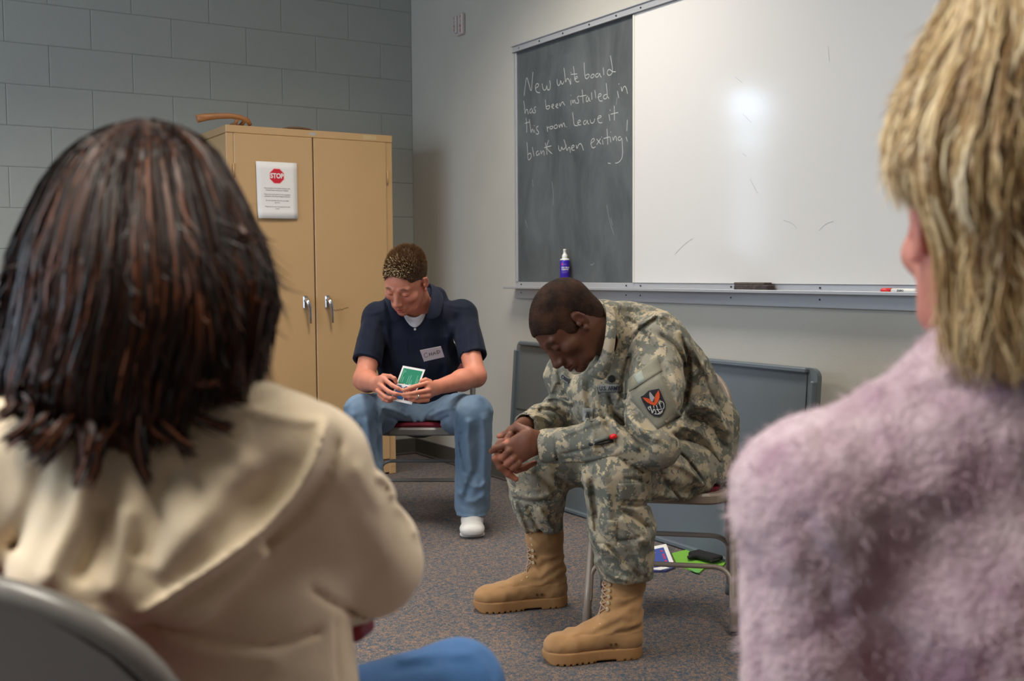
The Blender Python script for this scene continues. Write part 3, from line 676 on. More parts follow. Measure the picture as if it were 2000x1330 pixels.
def head(S, c, R, sc=1., ears=True, neck_to=None, neck_r=.056, female=False):
    c = np.array(c, float)
    def L(x, y, z): return c+R@(np.array([x, y, z])*sc)
    def e(x, y, z, rx, ry, rz, k=.012, op='+', RR=R): S.ell(L(x, y, z), np.array([rx, ry, rz])*sc, RR, k, op)
    def cp(a, b, ra, rb=None, k=.008, op='+'): S.cap(L(*a), L(*b), ra*sc, (rb or ra)*sc, k, op)
    e(0, -.018, .036, .0765, .098, .083); e(0, .034, .010, .066, .060, .075, .02)
    e(0, .030, -.050, .054, .056, .052, .025); e(0, .050, -.086, .034, .036, .022, .025)
    e(0, .074, -.096, .019, .017, .016, .015)
    for sx in (-1, 1):
        e(sx*.046, .058, -.026, .022, .024, .020, .018)
        cp((sx*.052, -.002, -.035), (sx*.038, .045, -.085), .020, .017, .022)
        e(sx*.031, .094, .001, .019, .014, .013, .010, '-')
        e(sx*.031, .0795, -.001, .0145, .0140, .0125, .004)
        cp((sx*.044, .079, .0215), (sx*.012, .0905, .0185), .0075, .0075, .010)
        cp((sx*.047, .076, .0080), (sx*.017, .0895, .0070), .0035, .0035, .003)
        e(sx*.012, .103, -.041, .0085, .010, .0075, .006)
        e(sx*.0065, .108, -.0475, .0038, .004, .003, .002, '-')
        cp((sx*.020, .098, -.045), (sx*.032, .084, -.068), .003, .002, .006, '-')
    cp((0, .078, .008), (0, .096, -.040), .013, .015, .010); cp((0, .088, .010), (0, .113, -.036), .0075, .0105, .010); e(0, .1135, -.037, .0105, .0095, .0095, .006)
    e(0, .083, -.066, .026, .017, .020, .012)
    cp((-.021, .090, -.0665), (0, .1000, -.0630), .0045, .0058, .004); cp((.021, .090, -.0665), (0, .1000, -.0630), .0045, .0058, .004)
    cp((-.018, .090, -.0745), (0, .0980, -.0765), .0050, .0068, .004); cp((.018, .090, -.0745), (0, .0980, -.0765), .0050, .0068, .004)
    cp((-.023, .0925, -.0695), (0, .1055, -.0697), .0016, .0018, .002, '-'); cp((.023, .0925, -.0695), (0, .1055, -.0697), .0016, .0018, .002, '-')
    e(0, .093, -.086, .016, .006, .004, .006, '-')
    if ears:
        for sx in (-1, 1):
            Er = R@np.array(Matrix.Rotation(math.radians(-14), 3, 'X'))@np.array(Matrix.Rotation(math.radians(sx*22), 3, 'Z'))
            e(sx*.080, -.008, -.002, .0060, .0155, .027, .006, '+', Er)
            e(sx*.0865, -.006, .004, .0045, .0075, .0135, .004, '-', Er)
            cp((sx*.082, -.016, .016), (sx*.084, -.019, -.002), .0034, .0032, .004)
            e(sx*.079, .002, -.028, .006, .008, .009, .004); e(sx*.079, .008, -.006, .005, .005, .008, .004)
    if neck_to is not None: S.cap(L(0, -.022, -.045), neck_to, neck_r*sc, neck_r*1.05, .03)
    return L
def skincol(c, R, sc, base, lip, brow, extra=None, browamt=.8):
    base, lip, brow = [np.array(srgb(*x)) for x in (base, lip, brow)]
    def f(P):
        q = ((P-c)@R)/sc; n = vnoise(P, 60, 3)[:, None]*.05+vnoise(P, 22, 5)[:, None]*.05; col = base*(1+n)
        x, y, z = np.abs(q[:, 0]), q[:, 1], q[:, 2]
        near = (np.abs(q).max(1) < .16)
        def blob(cx, cy, cz, rx, ry, rz): return np.clip(1.6-1.6*np.sqrt(((x-cx)/rx)**2+((y-cy)/ry)**2+((z-cz)/rz)**2), 0, 1)*near
        m = blob(0, .096, -.070, .025, .016, .0125)[:, None]; col = col*(1-m)+lip*m
        b = np.clip(1.8-1.8*np.sqrt(((x-.031)/.020)**2+((z-(.0225+.10*(x-.012)-1.6*np.maximum(x-.032, 0)**1.0*.3))/.0062)**2), 0, 1)*(y > .06)*near*browamt; b = b[:, None]; col = col*(1-b)+brow*b
        l = np.clip(1.8-1.8*np.sqrt(((x-.031)/.0165)**2+((z+.0085-2.5*(x-.031)**2*8)/.0026)**2), 0, 1)*(y > .07)*near*.85; l = l[:, None]; col = col*(1-l)+brow*.35*l
        ck = blob(.045, .070, -.035, .030, .03, .026)[:, None]*.35; col = col*(1-ck)+(base*.55+lip*.45)*ck
        er = blob(.083, -.008, 0, .012, .024, .036)[:, None]*.45; col = col*(1-er)+(base*.5+lip*.5)*er
        if extra is not None: col = extra(col, q, near)
        return np.clip(col, 0, 1)
    return f
def zpt(ox, oy, s): return lambda x, y, d: at(ox+x/s, oy+y/s, d)
def strands(name, paths, radii, mats, org, cols=None, parent=None, sides=3, center=None):
    """many thin tapered strands in one mesh; sides=1 makes flat strands lying round a centre point"""
    Pn = np.array(paths, float); N, M, _ = Pn.shape; flat = sides == 1; sides = 2 if flat else sides
    T = np.gradient(Pn, axis=1); T /= np.linalg.norm(T, axis=2, keepdims=True)+1e-9
    ref = np.random.default_rng(3).normal(size=(N, 1, 3))
    if center is not None:
        o = Pn-np.array(center); o[..., 2] *= .3; o /= np.linalg.norm(o, axis=2, keepdims=True)+1e-9; ref = o+.35*ref
    U = np.cross(T, ref); U /= np.linalg.norm(U, axis=2, keepdims=True)+1e-9; V = np.cross(T, U)
    r = np.array(radii, float)
    vs = np.stack([Pn+r[..., None]*(math.cos(2*PI*k/sides)*U+math.sin(2*PI*k/sides)*V) for k in range(sides)], 2)
    idx = np.arange(N*M*sides).reshape(N, M, sides)
    q = np.stack([idx[:, :-1], np.roll(idx, -1, 2)[:, :-1], np.roll(idx, -1, 2)[:, 1:], idx[:, 1:]], -1)
    if flat: q = q[:, :, :1]
    q = q.reshape(-1, 4)
    me = bpy.data.meshes.new(name); me.vertices.add(N*M*sides); me.vertices.foreach_set('co', (vs.reshape(-1, 3)-np.array(org)).astype(np.float32).ravel())
    me.loops.add(len(q)*4); me.loops.foreach_set('vertex_index', q.astype(np.int32).ravel()); me.polygons.add(len(q))
    me.polygons.foreach_set('loop_start', np.arange(0, len(q)*4, 4, dtype=np.int32)); me.polygons.foreach_set('use_smooth', np.ones(len(q), bool)); me.materials.append(mats)
    if cols is not None:
        ca = me.color_attributes.new('col', 'FLOAT_COLOR', 'POINT'); cc = np.ones((N, M, sides, 4), np.float32); cc[..., :3] = np.array(cols)[:, :, None, :]; ca.data.foreach_set('color', cc.ravel())
    me.update(calc_edges=True); return link(name, me, parent)
def skin_mat(name, rough=.5, spec=.4): return mat(name, (200, 150, 130), rough, vcol=True, sss=.12, spec=spec, bump=.12, bscale=420, bdist=.001)
def topix(P):
    d = np.asarray(P, float)-CC; z = d@_F
    return 1000+CF*(d@_R)/z, 665-CF*(d@_U)/z, z
def folds(spec, base=None, zmax=99., g=1.):
    """spec: (points seen in the photo, half-width px, height mm) -> raises (+) or sinks (-) the cloth along those lines"""
    L = [([np.array(p, float) for p in smooth(pts, 1)], w, h/1000*g) for pts, w, h in spec]
    def f(P):
        x, y, z = topix(P); out = np.zeros(len(P)); 
        for pts, w, h in L:
            A = np.array(pts); m = (x > A[:, 0].min()-3*w) & (x < A[:, 0].max()+3*w) & (y > A[:, 1].min()-3*w) & (y < A[:, 1].max()+3*w) & (z < zmax)
            if not m.any(): continue
            xs, ys = x[m], y[m]; best = np.full(len(xs), 1e9); tt = np.zeros(len(xs)); n = len(pts)-1
            for i in range(n):
                a, b = A[i], A[i+1]; ab = b-a; t = np.clip(((xs-a[0])*ab[0]+(ys-a[1])*ab[1])/(ab@ab+1e-9), 0, 1)
                e = np.hypot(xs-a[0]-t*ab[0], ys-a[1]-t*ab[1]); mm = e < best; best = np.where(mm, e, best); tt = np.where(mm, (i+t)/n, tt)
            prof = np.exp(-(best/w)**2)*np.clip(np.minimum(tt, 1-tt)*6+.15, 0, 1)
            out[m] -= h*prof
        if base is not None: out = out+base(P)
        return out
    return f
from mathutils.bvhtree import BVHTree
def surfer(me, base):
    """function that lays a point seen in the photo on a sculpted surface, lifted towards the viewer"""
    bv = BVHTree.FromPolygons([v.co for v in me.vertices], [tuple(p.vertices) for p in me.polygons])
    def f(x, y, out):
        r = nrm(at(x, y, 1)-CC); h = bv.ray_cast(Vector(CC-base), Vector(r))
        if h[0] is None: f.miss.append((x, y)); h = (bv.find_nearest(Vector(f.last if f.last is not None else at(x, y, 3.2)-base))[0],)
        f.last = np.array(h[0]); return np.array(h[0])+base-r*out
    f.last = None; f.miss = []; return f
# ------------------------------------------------------------------ the man in the navy polo shirt
def denim(name, c1, c2): return mat(name, c1, .85, col2=c2, vscale=7, bump=.5, bscale=420, bdist=.0015, sheen=.1)
def seated_man():
    base = at(815, 800, 4.85); base[2] = 0
    root = empty('person', tuple(base), 'man in navy polo shirt and blue jeans seated reading a small green booklet', 'person')
    fw = nrm(-FH*math.cos(math.radians(22))-RH*math.sin(math.radians(22)))
    pt = math.radians(33); f2 = fw*math.cos(pt)-ZZ*math.sin(pt); u2 = ZZ*math.cos(pt)+fw*math.sin(pt)
    R = frame(f2, u2); rl = math.radians(-7); R = np.array(Matrix.Rotation(rl, 3, Vector(f2)))@R
    hc = at(793, 549, 4.60); sc = 1.09
    nb = at(822, 612, 4.82)
    S = Sdf(.0029); head(S, hc, R, sc, neck_to=nb, neck_r=.060)
    shL, shR = at(738, 620, 4.80), at(902, 615, 4.80)          # image left / right
    elL, elR = at(711, 742, 4.64), at(929, 735, 4.62); wrL, wrR = at(733, 750, 4.40), at(852, 757, 4.42)
    S.tube([nb, at(818, 650, 4.86), at(818, 760, 4.93)], [(.13, .07), (.145, .10), (.14, .10)], side=RH, k=.04)
    for sh, el, wr in ((shL, elL, wrL), (shR, elR, wrR)):
        S.cap(nb, sh, .055, .05, .04); S.cap(sh, el, .050, .043, .03)
        S.cap(el, el+(wr-el)*.35, .043, .043, .025); S.cap(el+(wr-el)*.35, wr, .043, (.029, .024), .025, side=ZZ)
    Z = zpt(715, 700, 12.5); rf = .0082
    # image-left hand
    S.cap(wrL, Z(380, 640, 4.345), (.028, .020), (.040, .017), .015, side=ZZ)
    for pts in ([(440, 500, 4.34), (640, 660, 4.315), (780, 730, 4.305), (885, 775, 4.305)], [(330, 640, 4.335), (560, 815, 4.31), (720, 865, 4.30), (860, 880, 4.305)],
                [(280, 780, 4.335), (480, 940, 4.315), (600, 970, 4.305), (720, 965, 4.31)], [(330, 890, 4.34), (440, 1000, 4.325), (530, 1035, 4.32), (620, 1040, 4.325)],
                [(420, 420, 4.36), (590, 440, 4.335), (690, 490, 4.33), (735, 590, 4.335)]):
        S.tube([Z(*q) for q in pts], [rf*1.18, rf*1.08, rf, rf*.85], .0045)
    # image-right hand
    S.cap(wrR, Z(1520, 780, 4.345), (.028, .020), (.036, .017), .015, side=ZZ)
    for pts in ([(1500, 600, 4.34), (1180, 690, 4.31), (1050, 735, 4.30), (930, 775, 4.30)], [(1540, 770, 4.335), (1200, 840, 4.305), (1050, 865, 4.298), (915, 875, 4.30)],
                [(1530, 910, 4.335), (1230, 945, 4.31), (1060, 940, 4.30), (930, 930, 4.302)], [(1500, 1015, 4.34), (1280, 1035, 4.32), (1160, 1020, 4.31), (1060, 995, 4.31)],
                [(1560, 560, 4.37), (1450, 520, 4.355), (1360, 550, 4.35), (1270, 600, 4.35)]):
        S.tube([Z(*q) for q in pts], [rf*1.18, rf*1.08, rf, rf*.85], .0045)
    def extra(col, q, near):
        st = np.clip((.030-np.abs(q[:, 0]))*60, 0, 1)*((q[:, 2] < -.048) & (q[:, 2] > -.062) & (q[:, 1] > .08))*near
        beard = ((q[:, 2] < -.045)*(q[:, 1] > .0)*near)*.10; m = np.clip(beard+st*.22, 0, 1)[:, None]; return col*(1-m)+np.array(srgb(92, 66, 54))*m
    body = link('body', S.mesh('body', base, skin_mat('fair_skin'), colfn=skincol(hc, R, sc, (198, 128, 104), (168, 66, 66), (84, 54, 38), extra, .8)), root)
    MB().tube([Z(1235, 935, 4.3035), Z(1262, 946, 4.3065)], [.0107, .0107], 14).build('ring', m_chrome, body, org=base)
    # hair: a close cap and short upright strands with frosted tips
    H = Sdf(.003)
    def L(x, y, z): return hc+R@(np.array([x, y, z])*sc)
    H.ell(L(0, -.018, .040), np.array([.0782, .1005, .0855])*sc, R, .01); H.ell(L(0, .028, .050), np.array([.064, .062, .044])*sc, R, .02)
    H.ell(L(0, .115, .022), np.array([.085, .064, .066])*sc, R, .008, '-'); H.ell(L(0, .060, -.060), np.array([.12, .075, .088])*sc, R, .008, '-'); H.ell(L(0, -.02, -.095), np.array([.12, .12, .062])*sc, R, .012, '-')
    hm = H.mesh('hair', base, mat('short_brown_hair', (84, 58, 36), .75, var=.5, vscale=160, bump=.9, bscale=260, bdist=.004))
    hair = link('hair', hm, root)
    me = hm; co = np.zeros(len(me.vertices)*3); me.vertices.foreach_get('co', co); co = co.reshape(-1, 3)+base
    q = ((co-hc)@R)/sc; g = np.random.default_rng(5)
    sel = np.nonzero((q[:, 2] > .045) | ((q[:, 2] > .0) & (g.random(len(q)) < .25)))[0]; sel = g.choice(sel, min(3600, len(sel)), replace=False)
    co = co[sel]+g.normal(size=(len(sel), 3))*.001; q = q[sel]
    nn = q-np.array([0, -.018, .0]); nn /= np.linalg.norm(nn, axis=1, keepdims=True); nn[:, 2] += .45; nn[:, 1] += .9*np.clip((q[:, 1]-.02)/.05, 0, 1); nn[:, 2] -= .75*np.clip((q[:, 1]-.04)/.04, 0, 1); nn = nn+g.normal(size=nn.shape)*.16; nn /= np.linalg.norm(nn, axis=1, keepdims=True)
    top = np.clip((q[:, 2]-.045)/.055, .08, 1); ln = .004+.014*top*(.75+.4*g.random(len(q)))
    ln = ln*1.15; t = np.linspace(0, 1, 4); dirw = nn@R.T; paths = co[:, None]+dirw[:, None]*(ln[:, None, None]*t[None, :, None])
    front = np.clip((q[:, 1]-.005)/.06, 0, 1)*np.clip((q[:, 2]-.055)/.04, 0, 1)
    dark = np.array(srgb(78, 52, 32)); lt = np.array(srgb(246, 228, 184)); mid = np.array(srgb(128, 94, 58))
    c0 = dark[None]*(.7+.6*g.random((len(q), 1))); c1 = np.where((g.random(len(q)) < front*.6)[:, None], lt, mid*(.6+.6*g.random((len(q), 1))))
    cols = c0[:, None]*(1-t[None, :, None])+c1[:, None]*t[None, :, None]
    rr = np.where(front > .3, .0015, .0009)[:, None]*np.array([1, 1, .8, .15])[None]
    strands('hair_tips', paths, rr, mat('hair_strands', (90, 60, 40), .45, vcol=True), base, cols, hair)
    # polo shirt
    P = Sdf(.0042); w = RH
    waist, chest, upper = at(818, 800, 4.93), at(816, 700, 4.85), at(818, 628, 4.82)
    P.tube([waist, at(818, 750, 4.90), chest, upper], [(.165, .13), (.172, .13), (.185, .125), (.150, .085)], side=w, k=.03)
    P.cap(upper+off(0, -.0, .02), shL, .062, .066, .05).cap(upper+off(0, 0, .02), shR, .062, .066, .05)
    P.cap(at(818, 604, 4.81), at(818, 660, 4.80), (.085, .075), (.15, .09), .03, side=w)
    slL, slR = at(716, 706, 4.69), at(924, 698, 4.68)
    P.cap(shL+off(.005, 0, -.01), slL, .072, (.062, .064), .025, flat='b'); P.cap(shR+off(-.005, 0, -.01), slR, .072, (.062, .064), .025, flat='b')
    P.cap(slL+(slL-shL)*.3, shL+(slL-shL)*.85, .056, .045, .002, '-', flat='a'); P.cap(slR+(slR-shR)*.3, shR+(slR-shR)*.85, .056, .045, .002, '-', flat='a')
    # neck opening
    P.tube([at(772, 592, 4.80), at(852, 582, 4.82)], .050, .03)
    P.ell(at(811, 608, 4.66), (.062, .085, .072), None, .012, '-'); P.ell(at(811.5, 630, 4.66), (.022, .06, .030), None, .012, '-')
    P.disp = folds([([(706, 700), (730, 709), (748, 711)], 2.5, 2), ([(944, 692), (920, 702), (893, 710)], 2.5, 2), ([(745, 625), (752, 690), (760, 760)], 7, -11), ([(756, 640), (764, 700), (775, 750)], 6, 6), ([(893, 610), (884, 680), (893, 745)], 7, -11), ([(880, 625), (872, 700), (876, 750)], 6, 6),
        ([(775, 640), (800, 700), (812, 760)], 8, 4), ([(858, 640), (838, 700), (822, 760)], 8, 4), ([(800, 655), (800, 700)], 2, -1.5), ([(824, 655), (824, 700)], 2, -1.5), ([(760, 600), (735, 612), (712, 612)], 3, 2), ([(862, 592), (895, 600), (920, 600)], 3, 2),
        ([(718, 620), (706, 660), (702, 695)], 5, 4), ([(740, 640), (735, 680), (738, 705)], 5, -4), ([(925, 620), (935, 660), (932, 690)], 5, 4), ([(905, 640), (905, 680), (900, 705)], 5, -4), ([(765, 700), (795, 760)], 6, -5), ([(870, 710), (840, 765)], 6, -5), ([(712, 640), (728, 690)], 4, 3), ([(915, 640), (915, 695)], 4, 3)],
        lambda p: .0030*vnoise(p*np.array([1, 1, .45]), 17, 1)+.0012*vnoise(p, 42, 2)); P.da = .012
    m_navy = mat('navy_pique', (16, 23, 43), .85, spec=.25, var=.12, vscale=30, bump=.35, bscale=700, bdist=.001, sheen=.05)
    shirt = link('polo_shirt', P.mesh('polo_shirt', base, m_navy), root)
    # collar: a folded band round the neck, ending in two points
    Cm = MB()
    ring = [[(788, 628, 4.665), (777, 630, 4.66), (765, 628, 4.665)], [(780, 612, 4.66), (768, 612, 4.655), (762, 608, 4.675)], [(772, 592, 4.68), (762, 590, 4.68), (754, 592, 4.715)], [(771, 572, 4.74), (760, 574, 4.745), (750, 582, 4.77)], [(782, 560, 4.84), (772, 564, 4.86), (762, 574, 4.88)],
            [(806, 556, 4.89), (806, 560, 4.91), (806, 572, 4.93)], [(832, 552, 4.86), (842, 556, 4.88), (852, 567, 4.90)], [(842, 556, 4.78), (853, 560, 4.79), (864, 572, 4.80)], [(843, 576, 4.70), (855, 578, 4.70), (866, 586, 4.73)], [(838, 600, 4.665), (851, 602, 4.66), (862, 606, 4.68)], [(829, 627, 4.66), (843, 626, 4.655), (858, 621, 4.665)]]
    vs = [at(*q) for r_ in ring for q in r_]; fs = [(3*i+j, 3*i+j+1, 3*i+j+4, 3*i+j+3) for i in range(len(ring)-1) for j in range(2)]
    Cm.add(vs, fs, 0, True); co_ = Cm.build('collar', m_navy, shirt, org=base)
    so = co_.modifiers.new('t', 'SOLIDIFY'); so.thickness = .006; su = co_.modifiers.new('s', 'SUBSURF'); su.levels = su.render_levels = 2
    MB().tube([at(810.5, 643, 4.668), at(810.5, 643, 4.662)], .0052, 12).build('button', mat('pearl_button', (200, 196, 188), .3), shirt, org=base)
    pk = MB(); pk.ribbon([at(811, 650, 4.690), at(812, 675, 4.700), at(812, 672, 4.700)], nrm(at(811, 650, 4)-at(811, 650, 5)), .03); 
    # white undershirt
    tin = [(782, 596, 4.77), (786, 608, 4.735), (796, 617, 4.715), (810, 621, 4.705), (823, 615, 4.715), (831, 603, 4.735), (835, 590, 4.77)]; tout = [(770, 600, 4.80), (782, 624, 4.745), (797, 638, 4.725), (811, 643, 4.715), (826, 633, 4.725), (841, 614, 4.745), (850, 590, 4.80)]
    tv = [at(*q) for a_, b_ in zip(tin, tout) for q in (a_, ((a_[0]*.75+b_[0]*.25), (a_[1]*.75+b_[1]*.25), a_[2]-.004), b_)]
    tm = MB(); tm.add(tv, [(3*i+j, 3*i+j+1, 3*i+j+4, 3*i+j+3) for i in range(6) for j in range(2)], 0, True); to = tm.build('undershirt', mat('white_cotton', (214, 216, 224), .9, bump=.2, bscale=500, bdist=.001), root, org=base)
    so = to.modifiers.new('t', 'SOLIDIFY'); so.thickness = .003; su = to.modifiers.new('s', 'SUBSURF'); su.levels = su.render_levels = 2
    # name tag
    def q(x, y, d): return at(x, y, d)
    A, B_, C_, D_ = q(820, 684, 4.640), q(861, 676, 4.655), q(868, 697, 4.690), q(828, 706, 4.672)
    tg = MB(); n_ = nrm(np.cross(B_-A, A-D_)); n_ = n_ if n_@(CC-A) > 0 else -n_
    tg.prism([A, B_, C_, D_], n_, .0012); tgo = tg.build('name_tag', mat('tag_white', (206, 200, 208), .6), shirt, org=base)
    ctr = (A+B_+C_+D_)/4+n_*.0018; xd = nrm(B_-A); yd = nrm(np.cross(n_, xd))
    ch = MB(); sx_ = np.linalg.norm(B_-A)/170; sy_ = np.linalg.norm(A-D_)/100
    for st in ('37,38 30,30 18,38 14,52 20,66 34,66 40,60', '52,36 52,64|52,50 68,47|68,34 68,62', '78,62 86,32 96,58|80,50 93,47', '106,30 108,58|104,30 124,34 128,46 108,58'):
        for s_ in st.split('|'):
            ch.ribbon([ctr+xd*((float(p.split(',')[0])*1.15-84)*sx_)+yd*((50-float(p.split(',')[1]))*sy_) for p in s_.split()], n_, .0022)
    ch.build('tag_lettering', m_ink, tgo, org=base)
    # jeans
    m_jean = denim('blue_denim', (112, 134, 156), (74, 98, 124))
    J_ = Sdf(.0045); pel = at(818, 812, 4.95)
    hL, hR = at(775, 815, 4.92), at(862, 815, 4.92); kL, kR = at(708, 800, 4.50), at(925, 803, 4.50); aL, aR = at(716, 1000, 4.62), at(922, 996, 4.65)
    J_.cap(pel-RH*.06, pel+RH*.06, (.105, .115), k=.04, side=ZZ)
    for h_, k_, a_, sg in ((hL, kL, aL, -1), (hR, kR, aR, 1)):
        J_.cap(h_, h_+(k_-h_)*.55, .098, (.088, .092), .04, side=ZZ); J_.cap(h_+(k_-h_)*.55, k_, (.088, .092), (.066, .076), .012, side=ZZ)
        J_.cap(k_+off(0, .012, -.02), k_+(a_-k_)*.5, .078, (.074, .080), .014, side=RH)
        J_.cap(k_+(a_-k_)*.5, a_+off(.0, 0, .010), (.074, .080), (.075, .098), .006, side=RH, flat='b')
        J_.cap(a_+off(0, 0, -.05), a_+off(0, 0, .010), (.062, .082), (.055, .065), .002, '-', side=RH, flat='a')
        J_.cut(a_+off(0, 0, -.004), (0, 0, -1), .003, .13)
    J_.ell(at(818, 818, 4.84), (.12, .10, .085), None, .05)
    c_ = at(818, 812, 4.93); c_[2] = .4515; J_.cut(c_, (0, 0, -1), .012, .27)
    J_.disp = folds([([(690, 800), (684, 850), (690, 920)], 7, 5), ([(716, 812), (724, 870), (740, 930)], 7, 7), ([(703, 830), (708, 880), (722, 940)], 6, -7), ([(736, 800), (733, 850), (742, 910)], 4, -4), ([(944, 805), (950, 860), (946, 930), (950, 990)], 7, 6), ([(915, 815), (912, 870), (926, 930)], 7, 7),
        ([(930, 830), (934, 900), (905, 985)], 7, -8), ([(902, 840), (900, 880), (912, 930)], 5, -5), ([(893, 960), (920, 985), (948, 965)], 6, 7), ([(900, 985), (925, 996), (952, 985)], 5, -1.5), ([(888, 1005), (925, 1012), (956, 1006)], 3, 4), ([(905, 940), (935, 955), (950, 940)], 5, 5),
        ([(745, 795), (770, 800), (800, 815)], 5, 5), ([(750, 810), (775, 820), (800, 835)], 4, -5), ([(890, 795), (865, 800), (836, 815)], 5, 5), ([(880, 812), (860, 822), (838, 838)], 4, -5), ([(780, 795), (800, 805), (812, 830)], 4, 4), ([(850, 795), (832, 805), (822, 830)], 4, 4),
        ([(670, 800), (690, 775), (720, 772)], 5, 3), ([(962, 810), (950, 780), (925, 772)], 5, 3), ([(893, 790), (889, 830), (895, 880), (905, 910)], 2.5, 2.5), ([(742, 800), (735, 850), (728, 900)], 2.5, 2.5)],
        lambda p: .0045*vnoise(p*np.array([1, 1, .5]), 15, 7)+.0020*vnoise(p, 38, 8), g=1.8); J_.da = .018
    jn = link('jeans', J_.mesh('jeans', base, m_jean), root)
    sm_ = mat('seam_thread', (38, 56, 80), .9)
    for nm, pts in (('seam', [(745, 805, 4.56), (738, 845, 4.565), (730, 900, 4.56)]), ('seam', [(889, 805, 4.565), (893, 860, 4.57), (902, 905, 4.58)])):
        MB().tube([at(*p) for p in pts], .0022, 6).build(nm, sm_, jn, org=base)
    # shoes
    m_shoe = mat('white_leather', (222, 218, 212), .5, var=.06, vscale=20, bump=.15, bscale=90)
    for a_, tx in ((aR, .012), (aL, -.02)):
        X = Sdf(.003); g0 = np.array([a_[0], a_[1], 0.]); fwd = nrm(-FH+RH*tx*3); sd = np.cross(fwd, ZZ)
        hp = g0+fwd*-.045; tp = g0+fwd*.185
        X.cap(hp+ZZ*.05, g0+fwd*.05+ZZ*.052, (.040, .048), (.043, .044), .02, side=sd); X.cap(g0+fwd*.05+ZZ*.052, tp-fwd*.03+ZZ*.036, (.044, .040), (.046, .026), .02, side=sd)
        X.cap(tp-fwd*.05+ZZ*.034, tp-fwd*.022+ZZ*.034, (.050, .026), (.046, .024), .02, side=sd); X.cap(g0+ZZ*.07, g0+ZZ*.11, .042, .040, .02)
        X.cut(g0+ZZ*.016, (0, 0, -1), .002, .3)
        X.tube([hp+ZZ*.020+sd*.035, g0+fwd*.06+ZZ*.020+sd*.04, tp-fwd*.03+ZZ*.020+sd*.03], .006, .004, '-'); X.tube([hp+ZZ*.020-sd*.035, g0+fwd*.06+ZZ*.020-sd*.04, tp-fwd*.03+ZZ*.020-sd*.03], .006, .004, '-')
        sh_ = link('shoe', X.mesh('shoe', base, m_shoe), root)
        SO = Sdf(.003); SO.cap(hp+ZZ*.012, g0+fwd*.05+ZZ*.012, (.042, .014), (.044, .014), .01, side=sd); SO.cap(g0+fwd*.05+ZZ*.012, tp-fwd*.045+ZZ*.012, (.044, .014), (.050, .014), .01, side=sd); SO.cap(tp-fwd*.06+ZZ*.012, tp-fwd*.045+ZZ*.012, (.051, .014), (.049, .014), .01, side=sd); SO.cut(g0+ZZ*.001, (0, 0, -1), .001, .3); SO.cut(g0+ZZ*.022, (0, 0, 1), .001, .3)
        link('sole', SO.mesh('sole', base, mat('white_rubber', (214, 208, 200), .6)), sh_)
        lc = MB()
        for k in range(4):
            y = .045+.022*k; z = .098-.012*k
            lc.tube([g0+fwd*y+ZZ*(z-.012)-sd*.022, g0+fwd*(y+.006)+ZZ*z, g0+fwd*y+ZZ*(z-.012)+sd*.022], .0032, 6)
        lc.build('lace', m_white, sh_, org=base)
    # booklet in his hands
    A, B_, C_, D_ = at(787, 714, 4.36), at(830.5, 722, 4.355), at(804, 790, 4.322), at(762, 781, 4.327)
    o = (A+B_+C_+D_)/4
    n_ = nrm(np.cross(B_-A, A-D_)); n_ = n_ if n_@(CC-o) > 0 else -n_
    bk = empty('booklet', tuple(o), 'small green and blue booklet held in the hands of the man in navy', 'booklet')
    MB().prism([A, B_, C_, D_], -n_, .0022).build('pages', m_paper, bk, org=o)
    def uv(u, v): return A+(B_-A)*u+(D_-A)*v+n_*.0004
    def quad(name, u0, v0, u1, v1, m, e=0.): b = MB(); b.prism([uv(u0, v0)+n_*e, uv(u1, v0)+n_*e, uv(u1, v1)+n_*e, uv(u0, v1)+n_*e], n_, .0002); b.build(name, m, bk, org=o)
    m_gr = mat('print_green', (10, 128, 96), .5); m_lg = mat('print_lightgreen', (112, 176, 150), .5)
    quad('green_panel', .07, .06, .92, .50, m_gr); quad('blue_panel', .07, .55, .52, .93, mat('print_blue', (24, 84, 140), .5)); quad('maroon_panel', .56, .55, .92, .93, mat('print_maroon', (96, 30, 50), .5))
    for u, v0, v1 in ((.12, .10, .48), (.19, .12, .18), (.20, .30, .46), (.42, .25, .48), (.50, .22, .48), (.58, .35, .48), (.78, .2, .46), (.84, .3, .48)):
        b = MB(); b.prism([uv(u, v0)+n_*.0003, uv(u+.025, v0)+n_*.0003, uv(u+.025, v1)+n_*.0003, uv(u, v1)+n_*.0003], n_, .0001); b.build('printed_line', m_lg, bk, org=o)
    b = MB(); b.prism([uv(.33, .49)+n_*.0003, uv(.37, .49)+n_*.0003, uv(.37, .70)+n_*.0003, uv(.33, .70)+n_*.0003], n_, .0001); b.prism([uv(.27, .55)+n_*.0003, uv(.43, .55)+n_*.0003, uv(.43, .585)+n_*.0003, uv(.27, .585)+n_*.0003], n_, .0001)
    b.build('white_cross', m_paper, bk, org=o)
    for u in (.55, .62, .69, .76, .85): b = MB(); b.prism([uv(u, .48)+n_*.0003, uv(u+.03, .47)+n_*.0003, uv(u+.035, .56)+n_*.0003, uv(u-.01, .56)+n_*.0003], n_, .0001); b.build('white_figure', m_paper, bk, org=o)
seated_man()
